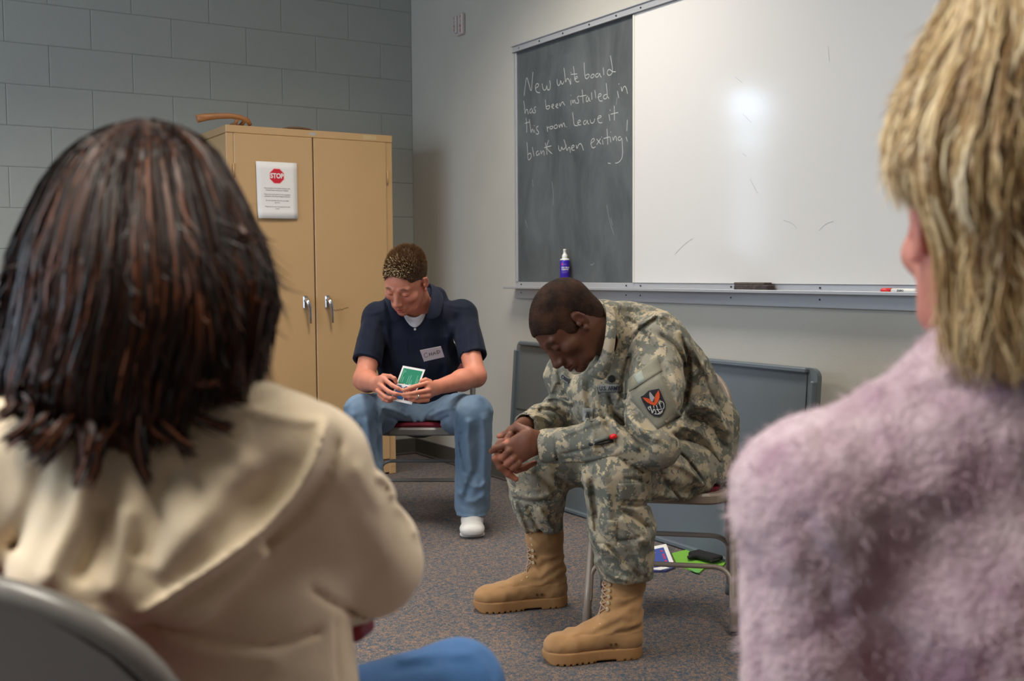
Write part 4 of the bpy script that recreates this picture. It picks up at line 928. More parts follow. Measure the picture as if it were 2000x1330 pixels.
# ------------------------------------------------------------------ the soldier
def camo():
    m = bpy.data.materials.new('digital_camouflage'); m.use_nodes = True; nt = m.node_tree; b = nt.nodes['Principled BSDF']
    b.inputs['Roughness'].default_value = .88; b.inputs['Specular IOR Level'].default_value = .2
    tc = nt.nodes.new('ShaderNodeTexCoord')
    def snap(s):
        v = nt.nodes.new('ShaderNodeVectorMath'); v.operation = 'SNAP'; v.inputs[1].default_value = (s, s, s); nt.links.new(tc.outputs['Object'], v.inputs[0]); return v.outputs[0]
    def noise(vec, sc, det, off_):
        mp = nt.nodes.new('ShaderNodeMapping'); mp.inputs['Location'].default_value = off_; nt.links.new(vec, mp.inputs[0])
        n = nt.nodes.new('ShaderNodeTexNoise'); n.inputs['Scale'].default_value = sc; n.inputs['Detail'].default_value = det; n.inputs['Roughness'].default_value = .62; nt.links.new(mp.outputs[0], n.inputs['Vector']); return n.outputs[0]
    def step(src, a, soft=.004):
        r = nt.nodes.new('ShaderNodeMapRange'); r.inputs[1].default_value = a-soft; r.inputs[2].default_value = a+soft; nt.links.new(src, r.inputs[0]); return r.outputs[0]
    def mix(f, a, b_):
        x = nt.nodes.new('ShaderNodeMix'); x.data_type = 'RGBA'; nt.links.new(f, x.inputs[0])
        for s, i in ((a, 6), (b_, 7)):
            if isinstance(s, tuple): x.inputs[i].default_value = (*srgb(*s), 1)
            else: nt.links.new(s, x.inputs[i])
        return x.outputs[2]
    g = snap(.0036)
    c = mix(step(noise(g, 18, 3.4, (0, 0, 0)), .50), (138, 134, 121), (106, 107, 98))
    c = mix(step(noise(g, 20, 3.6, (3, 7, 1)), .55), c, (172, 160, 137))
    c = mix(step(noise(g, 42, 2, (9, 2, 5)), .63), c, (178, 164, 134))
    c = mix(step(noise(g, 40, 2, (1, 8, 5)), .65), c, (98, 104, 96))
    nt.links.new(c, b.inputs['Base Color'])
    bp = nt.nodes.new('ShaderNodeBump'); bp.inputs['Strength'].default_value = .35; bp.inputs['Distance'].default_value = .002
    n2 = nt.nodes.new('ShaderNodeTexNoise'); n2.inputs['Scale'].default_value = 90; n2.inputs['Detail'].default_value = 4; nt.links.new(tc.outputs['Object'], n2.inputs['Vector'])
    nt.links.new(n2.outputs[0], bp.inputs['Height']); nt.links.new(bp.outputs[0], b.inputs['Normal']); return m
def boot(root, base, heel, toe, shaft_top, m_suede, m_sole, m_lace):
    """heel and toe are floor points; the shaft rises to shaft_top"""
    f = nrm(toe-heel); sd = np.cross(f, ZZ); Lh = np.linalg.norm(toe-heel); S = Sdf(.003)
    def B(x, y, z): return heel+f*x*Lh+sd*y+ZZ*z
    ank = B(.20, 0, .11)
    S.cap(B(.15, 0, .060), B(.42, 0, .062), (.040, .040), (.043, .042), .004, side=sd).cap(B(.42, 0, .062), B(.70, 0, .052), (.043, .042), (.050, .036), .004, side=sd).cap(B(.70, 0, .052), B(.85, 0, .046), (.050, .036), (.044, .028), .004, side=sd)
    S.cap(B(.15, 0, .05), B(.19, 0, .11), (.037, .042), (.038, .050), .03, side=sd); S.cap(B(.24, 0, .10), B(.50, 0, .070), (.036, .048), (.034, .036), .02, side=sd)
    S.cap(ank+ZZ*.01, shaft_top, (.042, .054), (.050, .060), .03, side=sd, flat='b')
    S.cap(shaft_top-ZZ*.035, shaft_top-ZZ*.0, (.0525, .0625), (.053, .063), .008, side=sd, flat='b')
    S.ell(B(.80, 0, .047), (Lh*.195, .0475, .036), np.stack([f, sd, ZZ], 1), .006); S.ell(B(.16, 0, .055), (Lh*.15, .0400, .040), np.stack([f, sd, ZZ], 1), .006)
    S.cut(B(.5, 0, .030), (0, 0, -1), .002, .4)
    # quarter panel line, heel counter seam
    for s_ in (-1, 1):
        S.tube([B(.42, s_*.062, .035), B(.46, s_*.058, .058), B(.56, s_*.048, .078), B(.66, s_*.030, .090)], .0035, .004, '-')
        S.tube([B(.40, s_*.060, .035), B(.28, s_*.060, .075), B(.10, s_*.055, .125)], .0025, .004, '-')
    def d(p):
        q = p-ank; return .0022*vnoise(p, 45, 4)+np.where((q@ZZ > -.03) & (q@ZZ < .07), .0020*np.sin((q@ZZ)*170+60*(q@f)+2*vnoise(p, 30, 2)), 0)
    S.disp = d; S.da = .006
    up = link('boot', S.mesh('boot', base, m_suede), root)
    O = Sdf(.003)
    O.cap(B(.17, 0, .018), B(.45, 0, .018), (.044, .10), (.044, .10), .004, side=sd, flat='ab').cap(B(.45, 0, .018), B(.76, 0, .018), (.044, .10), (.0535, .10), .004, side=sd, flat='ab')
    O.ell(B(.76, 0, .018), (Lh*.245, .0535, .10), np.stack([f, sd, ZZ], 1), .002); O.ell(B(.17, 0, .018), (Lh*.17, .044, .10), np.stack([f, sd, ZZ], 1), .002)
    O.cut(B(.5, 0, .0), (0, 0, -1), .001, .4); O.cut(B(.5, 0, .036), (0, 0, 1), .003, .4); O.cap(B(.95, 0, -.012), B(1.05, 0, .012), (.08, .010), (.08, .012), .006, '-', side=sd)
    O.box(B(.40, 0, .0), np.array([.030, .07, .0065]), np.stack([f, sd, ZZ], 1), .003, .003, '-')
    for s_ in (-1, 1):
        for x in (.03, .09, .15, .21, .52, .58, .64, .70, .76, .82, .88): O.box(B(x, s_*.055, .0), np.array([.0030, .016, .0055]), np.stack([f, sd, ZZ], 1), .001, .001, '-')
    link('boot_sole', O.mesh('boot_sole', base, m_sole), up)
    # eyelets and laces climbing the front of the shaft
    ey = []; n = 9
    for i in range(n):
        t = i/(n-1)
        if i < 3: c = B(.57-.06*i, 0, .092+.010*i); w = .021; fx = f*.2+ZZ
        else:
            u = (i-2)/(n-3); c = ank+(shaft_top-ank)*(.16+.80*u)+f*(.053+.010*u+.012*(1-u)**2); w = .020; fx = f
        ey.append((c, w, nrm(fx)))
    lc = MB()
    for i in range(n-1):
        c0, w0, n0 = ey[i]; c1, w1, n1 = ey[i+1]
        for s_ in (-1, 1): lc.tube(smooth([c0+sd*s_*w0-n0*.006, c0*.6+c1*.4+n0*.006, c1-sd*s_*w1-n1*.006], 2), .0023, 6)
    lc.build('laces', m_lace, up, org=base)
    for i, (c, w, nn) in enumerate(ey):
        for s_ in (-1, 1):
            e = MB(); q = c+sd*s_*(w+.004)-nn*.010
            if i >= 3: e.tube([q, q+nrm(sd*s_+nn*.4)*.010], [.0060, .0045], 10)
            else: e.tube([q+nn*.002, q+nn*.0075], [.004, .004], 8)
            e.build('eyelet', mat('eyelet_tan', (196, 176, 140), .35, spec=.6), up, org=base)
    # vent holes
    for x in (.36, .31): 
        e = MB(); q = B(x, -.0455, .052); e.tube([q, q-sd*.002], .0045, 10); e.build('vent', mat('vent_brown', (92, 66, 40), .5, .3), up, org=base)
    return up
def soldier():
    base = at(1330, 900, 3.45); base[2] = 0
    root = empty('person', tuple(base), 'man in digital camouflage uniform and tan boots seated with bowed head and clasped hands', 'person')
    fh = nrm(-RH*.85-FH*.50)
    pt = math.radians(50); f2 = fh*math.cos(pt)-ZZ*math.sin(pt); u2 = ZZ*math.cos(pt)+fh*math.sin(pt)
    R = frame(f2, u2); R = np.array(Matrix.Rotation(math.radians(SROLL), 3, Vector(f2)))@R
    hc = at(1110, 634, 3.16); sc = 1.05
    nb = at(1205, 655, 3.34)
    S = Sdf(.0032); head(S, hc, R, sc, neck_to=nb, neck_r=.062)
    shL, shR = at(1292, 680, 3.18), at(1128, 712, 3.47); elL, elR = at(1282, 868, 3.02), at(1135, 812, 3.58); wrL, wrR = at(1068, 866, 3.12), at(1022, 836, 3.27)
    pel = at(1350, 890, 3.48); side = nrm(shL-shR)
    S.tube([nb, at(1260, 730, 3.38), pel], [(.12, .08), (.14, .10), (.13, .10)], side=side, k=.04)
    for sh, el, wr in ((shL, elL, wrL), (shR, elR, wrR)):
        S.cap(nb, sh, .05, .05, .04).cap(sh, el, .046, .040, .02).cap(el, wr, .040, (.030, .025), .02, side=ZZ)
    Z = zpt(940, 800, 8.87); rf = .0092
    # left hand (nearer): back of the hand towards us
    S.cap(wrL, Z(820, 560, 3.10), (.030, .024), (.040, .019), .015, side=ZZ+RH*.25); S.cap(Z(820, 570, 3.10), Z(560, 740, 3.105), (.040, .019), (.041, .017), .015, side=ZZ+RH*-.45)
    for pts in ([(520, 590, 3.10), (380, 620, 3.105), (230, 670, 3.11), (175, 725, 3.14)], [(480, 720, 3.09), (370, 830, 3.11), (380, 900, 3.14), (450, 930, 3.16)], [(560, 850, 3.09), (450, 930, 3.11), (470, 1000, 3.14), (540, 1000, 3.16)], [(640, 930, 3.095), (545, 990, 3.115), (580, 1040, 3.14), (640, 1020, 3.155)]):
        S.tube([Z(*q) for q in pts], [rf*1.2, rf*1.1, rf, rf*.9], .005)
    S.tube([Z(800, 380, 3.11), Z(640, 300, 3.13), Z(510, 365, 3.14), Z(400, 430, 3.15), Z(300, 462, 3.155)], [rf*1.7, rf*1.25, rf*1.05, rf, rf*.75], .006)
    # right hand (farther), its fingers threaded through
    S.cap(wrR, Z(620, 430, 3.19), (.030, .024), (.040, .018), .015, side=ZZ); S.cap(Z(620, 430, 3.19), Z(430, 700, 3.17), (.036, .018), (.038, .017), .015, side=RH)
    for pts in ([(560, 420, 3.15), (490, 450, 3.125), (455, 510, 3.12), (425, 550, 3.125)], [(400, 650, 3.16), (320, 740, 3.13), (240, 850, 3.12), (330, 1000, 3.12), (460, 1110, 3.125), (600, 1205, 3.13)],
                [(420, 800, 3.17), (300, 900, 3.15), (290, 960, 3.15)], [(560, 900, 3.18), (600, 1050, 3.16), (760, 1000, 3.15), (925, 920, 3.145)]):
        S.tube([Z(*q) for q in pts], [rf*1.1]*(len(pts)-1)+[rf*.88], .005)
    def extra(col, q, near):
        n = vnoise(q, 40, 9)[:, None]; return col*(1+.08*n)
    sk = skincol(hc, R, sc, (88, 54, 40), (78, 36, 34), (30, 20, 16), extra, .75)
    def skc(P):
        c = sk(P); x, y, z = topix(P)
        # paler palms, finger tips and nails
        hand = (x < 1060) & (y > 800)
        for (cx_, cy_, r, f) in ((1006, 930, 26, .75), (990, 905, 20, .5), (972, 890, 16, .5), (976, 852, 10, .8), (988, 861, 8, .9), (1035, 910, 22, .45)):
            m = np.clip(1.4-1.4*np.hypot(x-cx_, y-cy_)/r, 0, 1)*hand*f; m = m[:, None]; c = c*(1-m)+np.array(srgb(196, 122, 98))*m
        h = (hand*.35)[:, None]; c = c*(1-h)+np.array(srgb(142, 92, 70))*h; return c
    body = link('body', S.mesh('body', base, skin_mat('brown_skin', .5, .3), colfn=skc), root)
    for p, q in (((430, 545, 3.112), (418, 560, 3.112)),):
        MB().tube([Z(*p), Z(*q)], [.006, .005], 8, flat=.6).build('fingernail', mat('nail_pink', (226, 180, 160), .35), body, org=base)
    H = Sdf(.003)
    def L(x, y, z): return hc+R@(np.array([x, y, z])*sc)
    H.ell(L(0, -.018, .038), np.array([.0785, .1005, .0855])*sc, R, .01); H.ell(L(0, .030, .040), np.array([.066, .062, .052])*sc, R, .02); H.ell(L(0, -.05, -.02), np.array([.062, .060, .060])*sc, R, .02)
    H.ell(L(0, .108, .0), np.array([.078, .060, .062])*sc, R, .008, '-'); H.box(L(0, .092, -.085), np.array([.12, .062, .070])*sc, R, .02, .01, '-'); H.ell(L(0, .0, -.105), np.array([.12, .12, .05])*sc, R, .012, '-')
    for sx in (-1, 1): H.ell(L(sx*.085, -.004, -.002), np.array([.02, .024, .032])*sc, R, .004, '-')
    for sx in (-1, 1): H.ell(L(sx*.049, .014, .006), np.array([.026, .038, .030])*sc, R, .012)
    for sx in (-1, 1): H.ell(L(sx*.085, -.006, -.002), np.array([.022, .020, .030])*sc, R, .004, '-')
    def hd(p): return .0008*vnoise(p, 160, 3)
    H.disp = hd; H.da = .002
    link('hair', H.mesh('hair', base, mat('cropped_black_hair', (28, 20, 17), .85, col2=(66, 44, 32), vscale=26, bump=.9, bscale=330, bdist=.004, spec=.15)), root)
    m_c = camo()
    # jacket
    P = Sdf(.0042)
    P.tube([at(1350, 905, 3.47), at(1344, 830, 3.47), at(1284, 740, 3.40), at(1246, 675, 3.34)], [(.165, .115), (.175, .118), (.185, .128), (.165, .105)], side=side, k=.04)
    P.cap(at(1225, 650, 3.33), shL, .075, .080, .05).cap(at(1225, 650, 3.33), shR, .075, .074, .05)
    P.cap(at(1270, 700, 3.30), at(1180, 780, 3.30), .13, .10, .05)       # chest
    P.cap(at(1115, 735, 3.42), at(1150, 800, 3.42), .085, .08, .04)
    P.cap(at(1190, 770, 3.32), at(1210, 850, 3.38), .10, .12, .05)       # belly front
    P.cap(shL, at(1283, 780, 3.07), .083, .079, .03); P.cap(at(1283, 780, 3.07), elL, .079, .068, .03)
    P.cap(elL+off(.0, 0, .0), at(1170, 862, 3.04), .068, .060, .02); P.cap(at(1170, 862, 3.04), at(1066, 872, 3.115), (.060, .054), (.046, .040), .02, flat='b', side=ZZ)
    P.cap(at(1085, 871, 3.105), at(1060, 873, 3.12), (.0475, .043), (.049, .043), .004, flat='ab', side=ZZ); P.cap(at(1095, 871, 3.10), at(1040, 874, 3.13), .036, .036, .001, '-', flat='a')
    P.cap(shR, elR, .074, .064, .03); P.cap(elR, at(1095, 808, 3.45), .064, .056, .02); P.cap(at(1095, 808, 3.45), at(1024, 834, 3.28), .056, (.044, .040), .02, flat='b', side=ZZ); P.cap(at(1050, 824, 3.34), at(1005, 842, 3.23), .036, .036, .001, '-', flat='a')
    P.cap(at(1290, 830, 3.33), at(1350, 865, 3.42), .10, .10, .05)
    P.cap(at(1340, 850, 3.45), at(1388, 922, 3.44), .095, .09, .04)       # skirt at the back
    # neck opening and standing collar
    P.cap(nb+off(.0, .01, .02), at(1175, 640, 3.27), (.078, .082), (.085, .085), .02, side=side)
    P.cap(at(1215, 660, 3.34), at(1140, 655, 3.20), .060, .074, .006, '-')
    FO = [([(1215, 700), (1240, 650), (1290, 615)], 4, -5), ([(1222, 620), (1250, 640), (1285, 690)], 4, -4), ([(1245, 640), (1290, 610), (1330, 640)], 6, 6), ([(1285, 650), (1330, 680), (1345, 760)], 5, -9), ([(1190, 600), (1250, 596), (1310, 620)], 8, 5), ([(1320, 640), (1360, 690), (1385, 740)], 6, 6),
          ([(1232, 690), (1215, 740), (1212, 790)], 4, -7), ([(1250, 680), (1240, 720), (1235, 760)], 6, 5), ([(1340, 760), (1335, 800), (1300, 840)], 5, -9), ([(1345, 745), (1365, 725), (1380, 700)], 5, 6), ([(1350, 790), (1400, 800), (1425, 850)], 7, 9), ([(1340, 810), (1390, 820), (1420, 880)], 6, -9), ([(1330, 830), (1380, 850), (1412, 910)], 7, 8), ([(1310, 845), (1360, 870), (1400, 930)], 5, -8),
          ([(1385, 700), (1376, 740), (1392, 780), (1425, 820)], 2.5, -3), ([(1150, 740), (1148, 800), (1160, 835)], 3, -4), ([(1165, 745), (1168, 800), (1172, 835)], 3, 3), ([(1135, 735), (1138, 790), (1150, 830)], 5, 4), ([(1190, 770), (1200, 810), (1215, 840)], 5, -6), ([(1205, 770), (1230, 800), (1260, 850)], 5, 7), ([(1180, 790), (1190, 830)], 4, 4),
          ([(1200, 808), (1235, 850), (1275, 872)], 5, -8), ([(1215, 800), (1250, 840), (1290, 862)], 6, 8), ([(1195, 815), (1215, 850), (1250, 880)], 5, 7), ([(1178, 812), (1190, 845), (1210, 875)], 5, -5), ([(1150, 815), (1160, 850), (1160, 885)], 4, 3), ([(1082, 845), (1085, 875), (1090, 905)], 2, -3), ([(1095, 888), (1140, 878), (1195, 868)], 3, -3), ([(1100, 850), (1150, 830), (1200, 812)], 5, 4), ([(1090, 905), (1150, 900), (1210, 885)], 5, 3),
          ([(1065, 780), (1085, 775), (1120, 790)], 4, 5), ([(1050, 800), (1080, 800), (1115, 815)], 4, -5), ([(1040, 810), (1060, 815), (1080, 830)], 4, 4), ([(1085, 745), (1075, 770)], 4, 4), ([(1090, 720), (1100, 760), (1125, 800)], 5, -5), ([(1100, 750), (1120, 790)], 4, 5), ([(1330, 650), (1350, 720), (1340, 790)], 4, -6), ([(1300, 700), (1320, 740), (1325, 790)], 5, 4)]
    P.disp = folds(FO, g=2.1, base=lambda p: .0050*vnoise(p, 14, 11)+.0020*vnoise(p, 34, 12)+.0008*vnoise(p, 80, 13)); P.da = .018
    jk = link('uniform_jacket', P.mesh('uniform_jacket', base, m_c), root)
    # collar flap standing along the neck
    Cm = MB()
    ring = [[(1168, 592, 3.33), (1176, 592, 3.345), (1185, 597, 3.36)], [(1178, 592, 3.22), (1190, 596, 3.22), (1200, 606, 3.23)], [(1184, 612, 3.14), (1192, 618, 3.125), (1201, 624, 3.13)], [(1185, 645, 3.09), (1193, 650, 3.07), (1202, 652, 3.085)], [(1180, 680, 3.085), (1189, 686, 3.065), (1198, 688, 3.085)], [(1168, 712, 3.10), (1180, 722, 3.08), (1192, 722, 3.095)], [(1140, 728, 3.14), (1158, 738, 3.115), (1181, 745, 3.115)]]
    vs = [at(*q) for r_ in ring for q in r_]; fs = [(3*i+j, 3*i+j+1, 3*i+j+4, 3*i+j+3) for i in range(len(ring)-1) for j in range(2)]
    Cm.add(vs, fs, 0, True); o_ = Cm.build('collar', m_c, jk, org=base); so = o_.modifiers.new('t', 'SOLIDIFY'); so.thickness = .007; su = o_.modifiers.new('s', 'SUBSURF'); su.levels = su.render_levels = 2
    Cm = MB(); ring = [[(1140, 728, 3.16), (1128, 730, 3.165), (1125, 722, 3.17)], [(1120, 735, 3.18), (1112, 728, 3.19), (1110, 718, 3.20)]]
    vs = [at(*q) for r_ in ring for q in r_]; fs = [(3*i+j, 3*i+j+1, 3*i+j+4, 3*i+j+3) for i in range(len(ring)-1) for j in range(2)]
    Cm.add(vs, fs, 0, True); o_ = Cm.build('collar', m_c, jk, org=base); so = o_.modifiers.new('t', 'SOLIDIFY'); so.thickness = .006; su = o_.modifiers.new('s', 'SUBSURF'); su.levels = su.render_levels = 2
    # trousers
    T = Sdf(.0046); hL, hR = at(1350, 915, 3.38), at(1318, 900, 3.60); kL, kR = at(1200, 925, 3.05), at(1037, 905, 3.50); aL, aR = at(1222, 1120, 3.12), at(1062, 1030, 3.54)
    T.cap(at(1355, 915, 3.50), at(1372, 918, 3.44), .115, .115, .04)
    T.cap(hL, kL, .105, .080, .05).cap(hR, kR, .098, .080, .05)
    T.cap(kL, kL+(aL-kL)*.55+RH*.004, .082, (.090, .086), .03, side=RH).cap(kL+(aL-kL)*.55, aL-RH*.004, (.090, .086), (.070, .072), .03, side=RH); T.cap(aL+ZZ*.05, aL+ZZ*.025, (.082, .085), (.078, .08), .03, side=RH)
    T.cap(kR, kR+(aR-kR)*.55, .080, (.084, .082), .03, side=RH).cap(kR+(aR-kR)*.55, aR+ZZ*.01, (.084, .082), (.062, .064), .03, side=RH)
    T.cut(aL+ZZ*-.012, (0, 0, -1), .01, .12); T.cut(aR+ZZ*-.010, (0, 0, -1), .01, .12)
    c_ = at(1362, 930, 3.50); c_[2] = .4515; T.cut(c_, (0, 0, -1), .012, .20)
    # cargo pocket flap on the near leg
    FT = [([(1137, 905), (1145, 960), (1160, 1040)], 6, 5), ([(1158, 930), (1162, 990), (1170, 1050)], 7, -7), ([(1178, 920), (1190, 980), (1185, 1040)], 8, 6), ([(1210, 885), (1230, 910), (1262, 925)], 4, -6), ([(1200, 875), (1240, 890), (1270, 930)], 5, 6), ([(1215, 935), (1240, 935), (1268, 945)], 3, -4), ([(1212, 985), (1245, 990), (1275, 982)], 3, -5),
          ([(1275, 895), (1300, 940), (1340, 990)], 2.5, -4), ([(1285, 870), (1330, 880), (1380, 950)], 3, -6), ([(1215, 995), (1240, 1010), (1270, 1035)], 6, -8), ([(1210, 1010), (1235, 1035), (1262, 1060)], 6, 8), ([(1175, 1050), (1210, 1060), (1265, 1045)], 4, -5), ([(1170, 1065), (1200, 1085), (1240, 1120)], 7, 7), ([(1185, 1060), (1220, 1100), (1255, 1130)], 5, -7), ([(1160, 1090), (1190, 1125), (1230, 1135)], 6, 6), ([(1240, 1060), (1255, 1095), (1262, 1125)], 5, 5),
          ([(1000, 960), (1040, 975), (1080, 965)], 5, 4), ([(1000, 972), (1040, 982), (1088, 974)], 2.5, -4), ([(992, 975), (1005, 1020), (1020, 1045)], 4, -6), ([(1003, 975), (1018, 1015), (1030, 1045)], 4, 5), ([(1030, 985), (1045, 1020), (1060, 1045)], 5, -5), ([(1050, 990), (1070, 1020), (1085, 1040)], 5, 5), ([(1040, 920), (1070, 940), (1085, 960)], 6, -5), ([(1060, 905), (1100, 930), (1140, 940)], 6, 5), ([(1080, 925), (1110, 948), (1145, 955)], 4, -4),
          ([(1290, 940), (1330, 960), (1360, 950)], 6, -5), ([(1270, 960), (1310, 975), (1350, 972)], 6, 5), ([(1300, 900), (1345, 915), (1390, 960)], 6, 5)]
    T.disp = folds(FT, g=2.1, base=lambda p: .0050*vnoise(p, 13, 21)+.0020*vnoise(p, 32, 22)+.0008*vnoise(p, 80, 23)); T.da = .018
    tr_ = link('uniform_trousers', T.mesh('uniform_trousers', base, m_c), root)
    def patch(name, corners, m, parent, th=.0025, sub=6, surf=None, out=.002):
        """quad draped over the cloth: corners seen in the photo, laid on the sculpted surface"""
        c = [np.array(q, float) for q in corners]; g = []
        for i in range(sub+1):
            for j in range(sub+1):
                u, v = i/sub, j/sub; x, y = c[0]*(1-u)*(1-v)+c[1]*u*(1-v)+c[2]*u*v+c[3]*(1-u)*v; g.append(surf(x, y, out))
        b = MB(); b.add(g, [(i*(sub+1)+j, (i+1)*(sub+1)+j, (i+1)*(sub+1)+j+1, i*(sub+1)+j+1) for i in range(sub) for j in range(sub)], 0, True)
        o = b.build(name, m, parent, org=base); s_ = o.modifiers.new('t', 'SOLIDIFY'); s_.thickness = th; s_.offset = 0; return o
    SJ = surfer(jk.data, base); ST = surfer(tr_.data, base)
    m_vel = mat('foliage_loop_fabric', (128, 126, 112), .95, var=.15, vscale=50, bump=.6, bscale=600, bdist=.001)
    p1 = patch('sleeve_panel', [(1224, 772), (1288, 727), (1331, 812), (1284, 838)], m_vel, jk, surf=SJ, sub=8)
    p2 = patch('pocket_flap', [(1221, 770), (1222, 745), (1283, 697), (1293, 724)], mat('flap_fabric', (132, 130, 112), .95, var=.2, vscale=40, bump=.5, bscale=500, bdist=.001), jk, .004, 8, SJ, .004)
    patch('square_tab', [(1237, 733), (1253, 723), (1260, 742), (1246, 751)], mat('tab_grey', (142, 150, 142), .8), p2, .0015, 3, SJ, .0075)
    def poly(name, pts, m, parent, out, th=.001):
        q = [SJ(x, y, out) for x, y in pts]; c = sum(q)/len(q); b = MB(); n = len(q); b.add(q+[c], [(i, (i+1) % n, n) for i in range(n)], 0, False)
        o = b.build(name, m, parent, org=base); s_ = o.modifiers.new('t', 'SOLIDIFY'); s_.thickness = th; s_.offset = 0; return o
    m_bk = mat('patch_black', (34, 33, 40), .9); m_or = mat('patch_orange', (196, 74, 30), .9); m_gy = mat('patch_grey', (150, 146, 150), .9)
    K = lambda L_: [(1200+x/7.82, 690+y/7.82) for x, y in L_]
    em = poly('shield_patch', K([(400, 665), (450, 640), (520, 570), (600, 555), (680, 540), (700, 580), (740, 670), (785, 770), (780, 850), (740, 930), (690, 975), (600, 960), (530, 910), (480, 830), (430, 740)]), m_bk, p1, .0055)
    poly('orange_wing', K([(435, 675), (480, 680), (540, 700), (575, 740), (620, 760), (620, 800), (560, 780), (500, 750), (460, 710)]), m_or, em, .0072)
    poly('orange_wing', K([(675, 565), (690, 620), (690, 680), (665, 740), (630, 790), (605, 770), (610, 700), (630, 630)]), m_or, em, .0072)
    poly('grey_spire', K([(540, 588), (555, 600), (615, 680), (600, 700), (585, 735), (565, 735), (540, 690), (530, 620)]), m_gy, em, .0078)
    em2 = MB()
    for L_ in ([(545, 870), (515, 840), (520, 815), (550, 830), (575, 880), (585, 905)], [(545, 800), (570, 880), (580, 920)], [(600, 850), (590, 910)], [(610, 850), (640, 910), (625, 925)], [(650, 850), (700, 920)], [(660, 930), (740, 870)], [(680, 745), (720, 855)], [(690, 740), (735, 735), (760, 780), (755, 850), (700, 860), (640, 860)], [(610, 925), (690, 935), (735, 890)], [(600, 800), (605, 835)], [(640, 790), (660, 850)]):
        pts = smooth(K(L_), 1); em2.tube([SJ(x, y, .0075) for x, y in pts], .0009, 5)
    em2.build('white_figures', mat('patch_white', (206, 204, 200), .9), em, org=base)
    # name tapes
    def tape(corners, txt, name, bold=.02, u0=.05, u1=.95, v0=.2, v1=.8):
        t = patch(name, corners, mat('tape_grey', (140, 142, 138), .95, var=.15, vscale=60), jk, .0025, 5, SJ, .004)
        me = text_mesh(txt, 1., 0., bold, 'LEFT'); V = np.array([v.co[:] for v in me.vertices]); lo, hi = V.min(0), V.max(0); c = [np.array(q, float) for q in corners]
        for v in me.vertices:
            u = u0+(v.co.x-lo[0])/(hi[0]-lo[0])*(u1-u0); w = 1-(v0+(v.co.y-lo[1])/(hi[1]-lo[1])*(v1-v0)); x, y = c[0]*(1-u)*(1-w)+c[1]*u*(1-w)+c[2]*u*w+c[3]*(1-u)*w; v.co = Vector(SJ(x, y, .0085)-base)
        me.materials.clear(); me.materials.append(mat('tape_ink', (24, 28, 44), .9)); link(name+'_lettering', me, t)
    tape([(1168, 751), (1214, 751), (1214, 765), (1169, 766)], 'U.S. ARMY', 'branch_tape')
    tape([(1097, 728), (1113, 740), (1110, 750), (1094, 740)], 'CKER', 'name_tape')
    # rank insignia on the placket
    rk = patch('rank_tab', [(1138, 797), (1158, 797), (1158, 822), (1138, 822)], mat('tape_grey', (140, 142, 138), .95), jk, .0015, 3, SJ, .003)
    for L_ in ([(1147, 806), (1143, 816), (1152, 817)],): poly('rank_chevron', [(1147, 804), (1152, 814), (1152, 819), (1148, 821), (1144, 819), (1143, 814)], m_bk, rk, .005)
    poly('rank_gap', [(1147.5, 812), (1150, 815), (1148, 818), (1145.5, 815)], mat('tape_grey', (140, 142, 138), .95), rk, .0064)
    MB().tube([SJ(1195, 740, -.002), SJ(1195, 740, .010)], [.012, .009], 12).build('button', m_dark, jk, org=base)
    # pen in the forearm pocket, with a red end
    pe = MB(); pe.tube([SJ(1160, 862, .004), SJ(1194, 853, .006)], .0055, 8); peo = pe.build('pen', mat('pen_body', (96, 100, 92), .4), jk, org=base)
    MB().tube([SJ(1192, 854, .008), SJ(1199, 852, .010), SJ(1203, 851, .009)], [.006, .0072, .005], 10).build('pen_cap', mat('pen_red', (226, 24, 28), .3), peo, org=base)
    MB().tube([SJ(1150, 868, .003), SJ(1175, 866, .005), SJ(1198, 861, .005)], .0042, 6).build('zip', m_dark, jk, org=base)
    # orange edge on the far shoulder
    MB().tube([at(1080, 694, 3.44), at(1077, 712, 3.43), at(1073, 728, 3.42)], [.003, .0048, .003], 8, flat=.5).build('shoulder_cord', mat('cord_orange', (222, 134, 20), .6), jk, org=base)
    # cargo pocket flaps
    patch('cargo_pocket_flap', [(1208, 945), (1258, 942), (1274, 978), (1208, 976)], m_c, tr_, .005, 8, ST, .003)
    patch('knee_pad_panel', [(1152, 1010), (1205, 1018), (1205, 1066), (1158, 1058)], m_c, tr_, .003, 6, ST, .001)
    # boots
    m_su = mat('tan_suede', (164, 124, 80), .9, var=.18, vscale=22, bump=.35, bscale=260, bdist=.002, sheen=.15); m_so = mat('tan_rubber', (158, 116, 72), .7, var=.1, vscale=30); m_la = mat('lace_tan', (168, 140, 116), .9)
    def flr(x, y): return onplane(x, y, 2, 0.)
    n1 = nrm(np.cross(flr(1075, 1303)-flr(1262, 1288), ZZ)); n1 = n1 if n1@FH > 0 else -n1
    h1, t1 = flr(1264, 1290)+n1*.05, flr(1068, 1305)+n1*.05
    boot(root, base, h1, t1, at(1221, 1118, 3.13), m_su, m_so, m_la)
    h2, t2 = flr(1115, 1188)+n1*.05, flr(930, 1202)+n1*.05
    boot(root, base, h2, t2, at(1063, 1030, 3.56), m_su, m_so, m_la)
SROLL = 16
soldier()
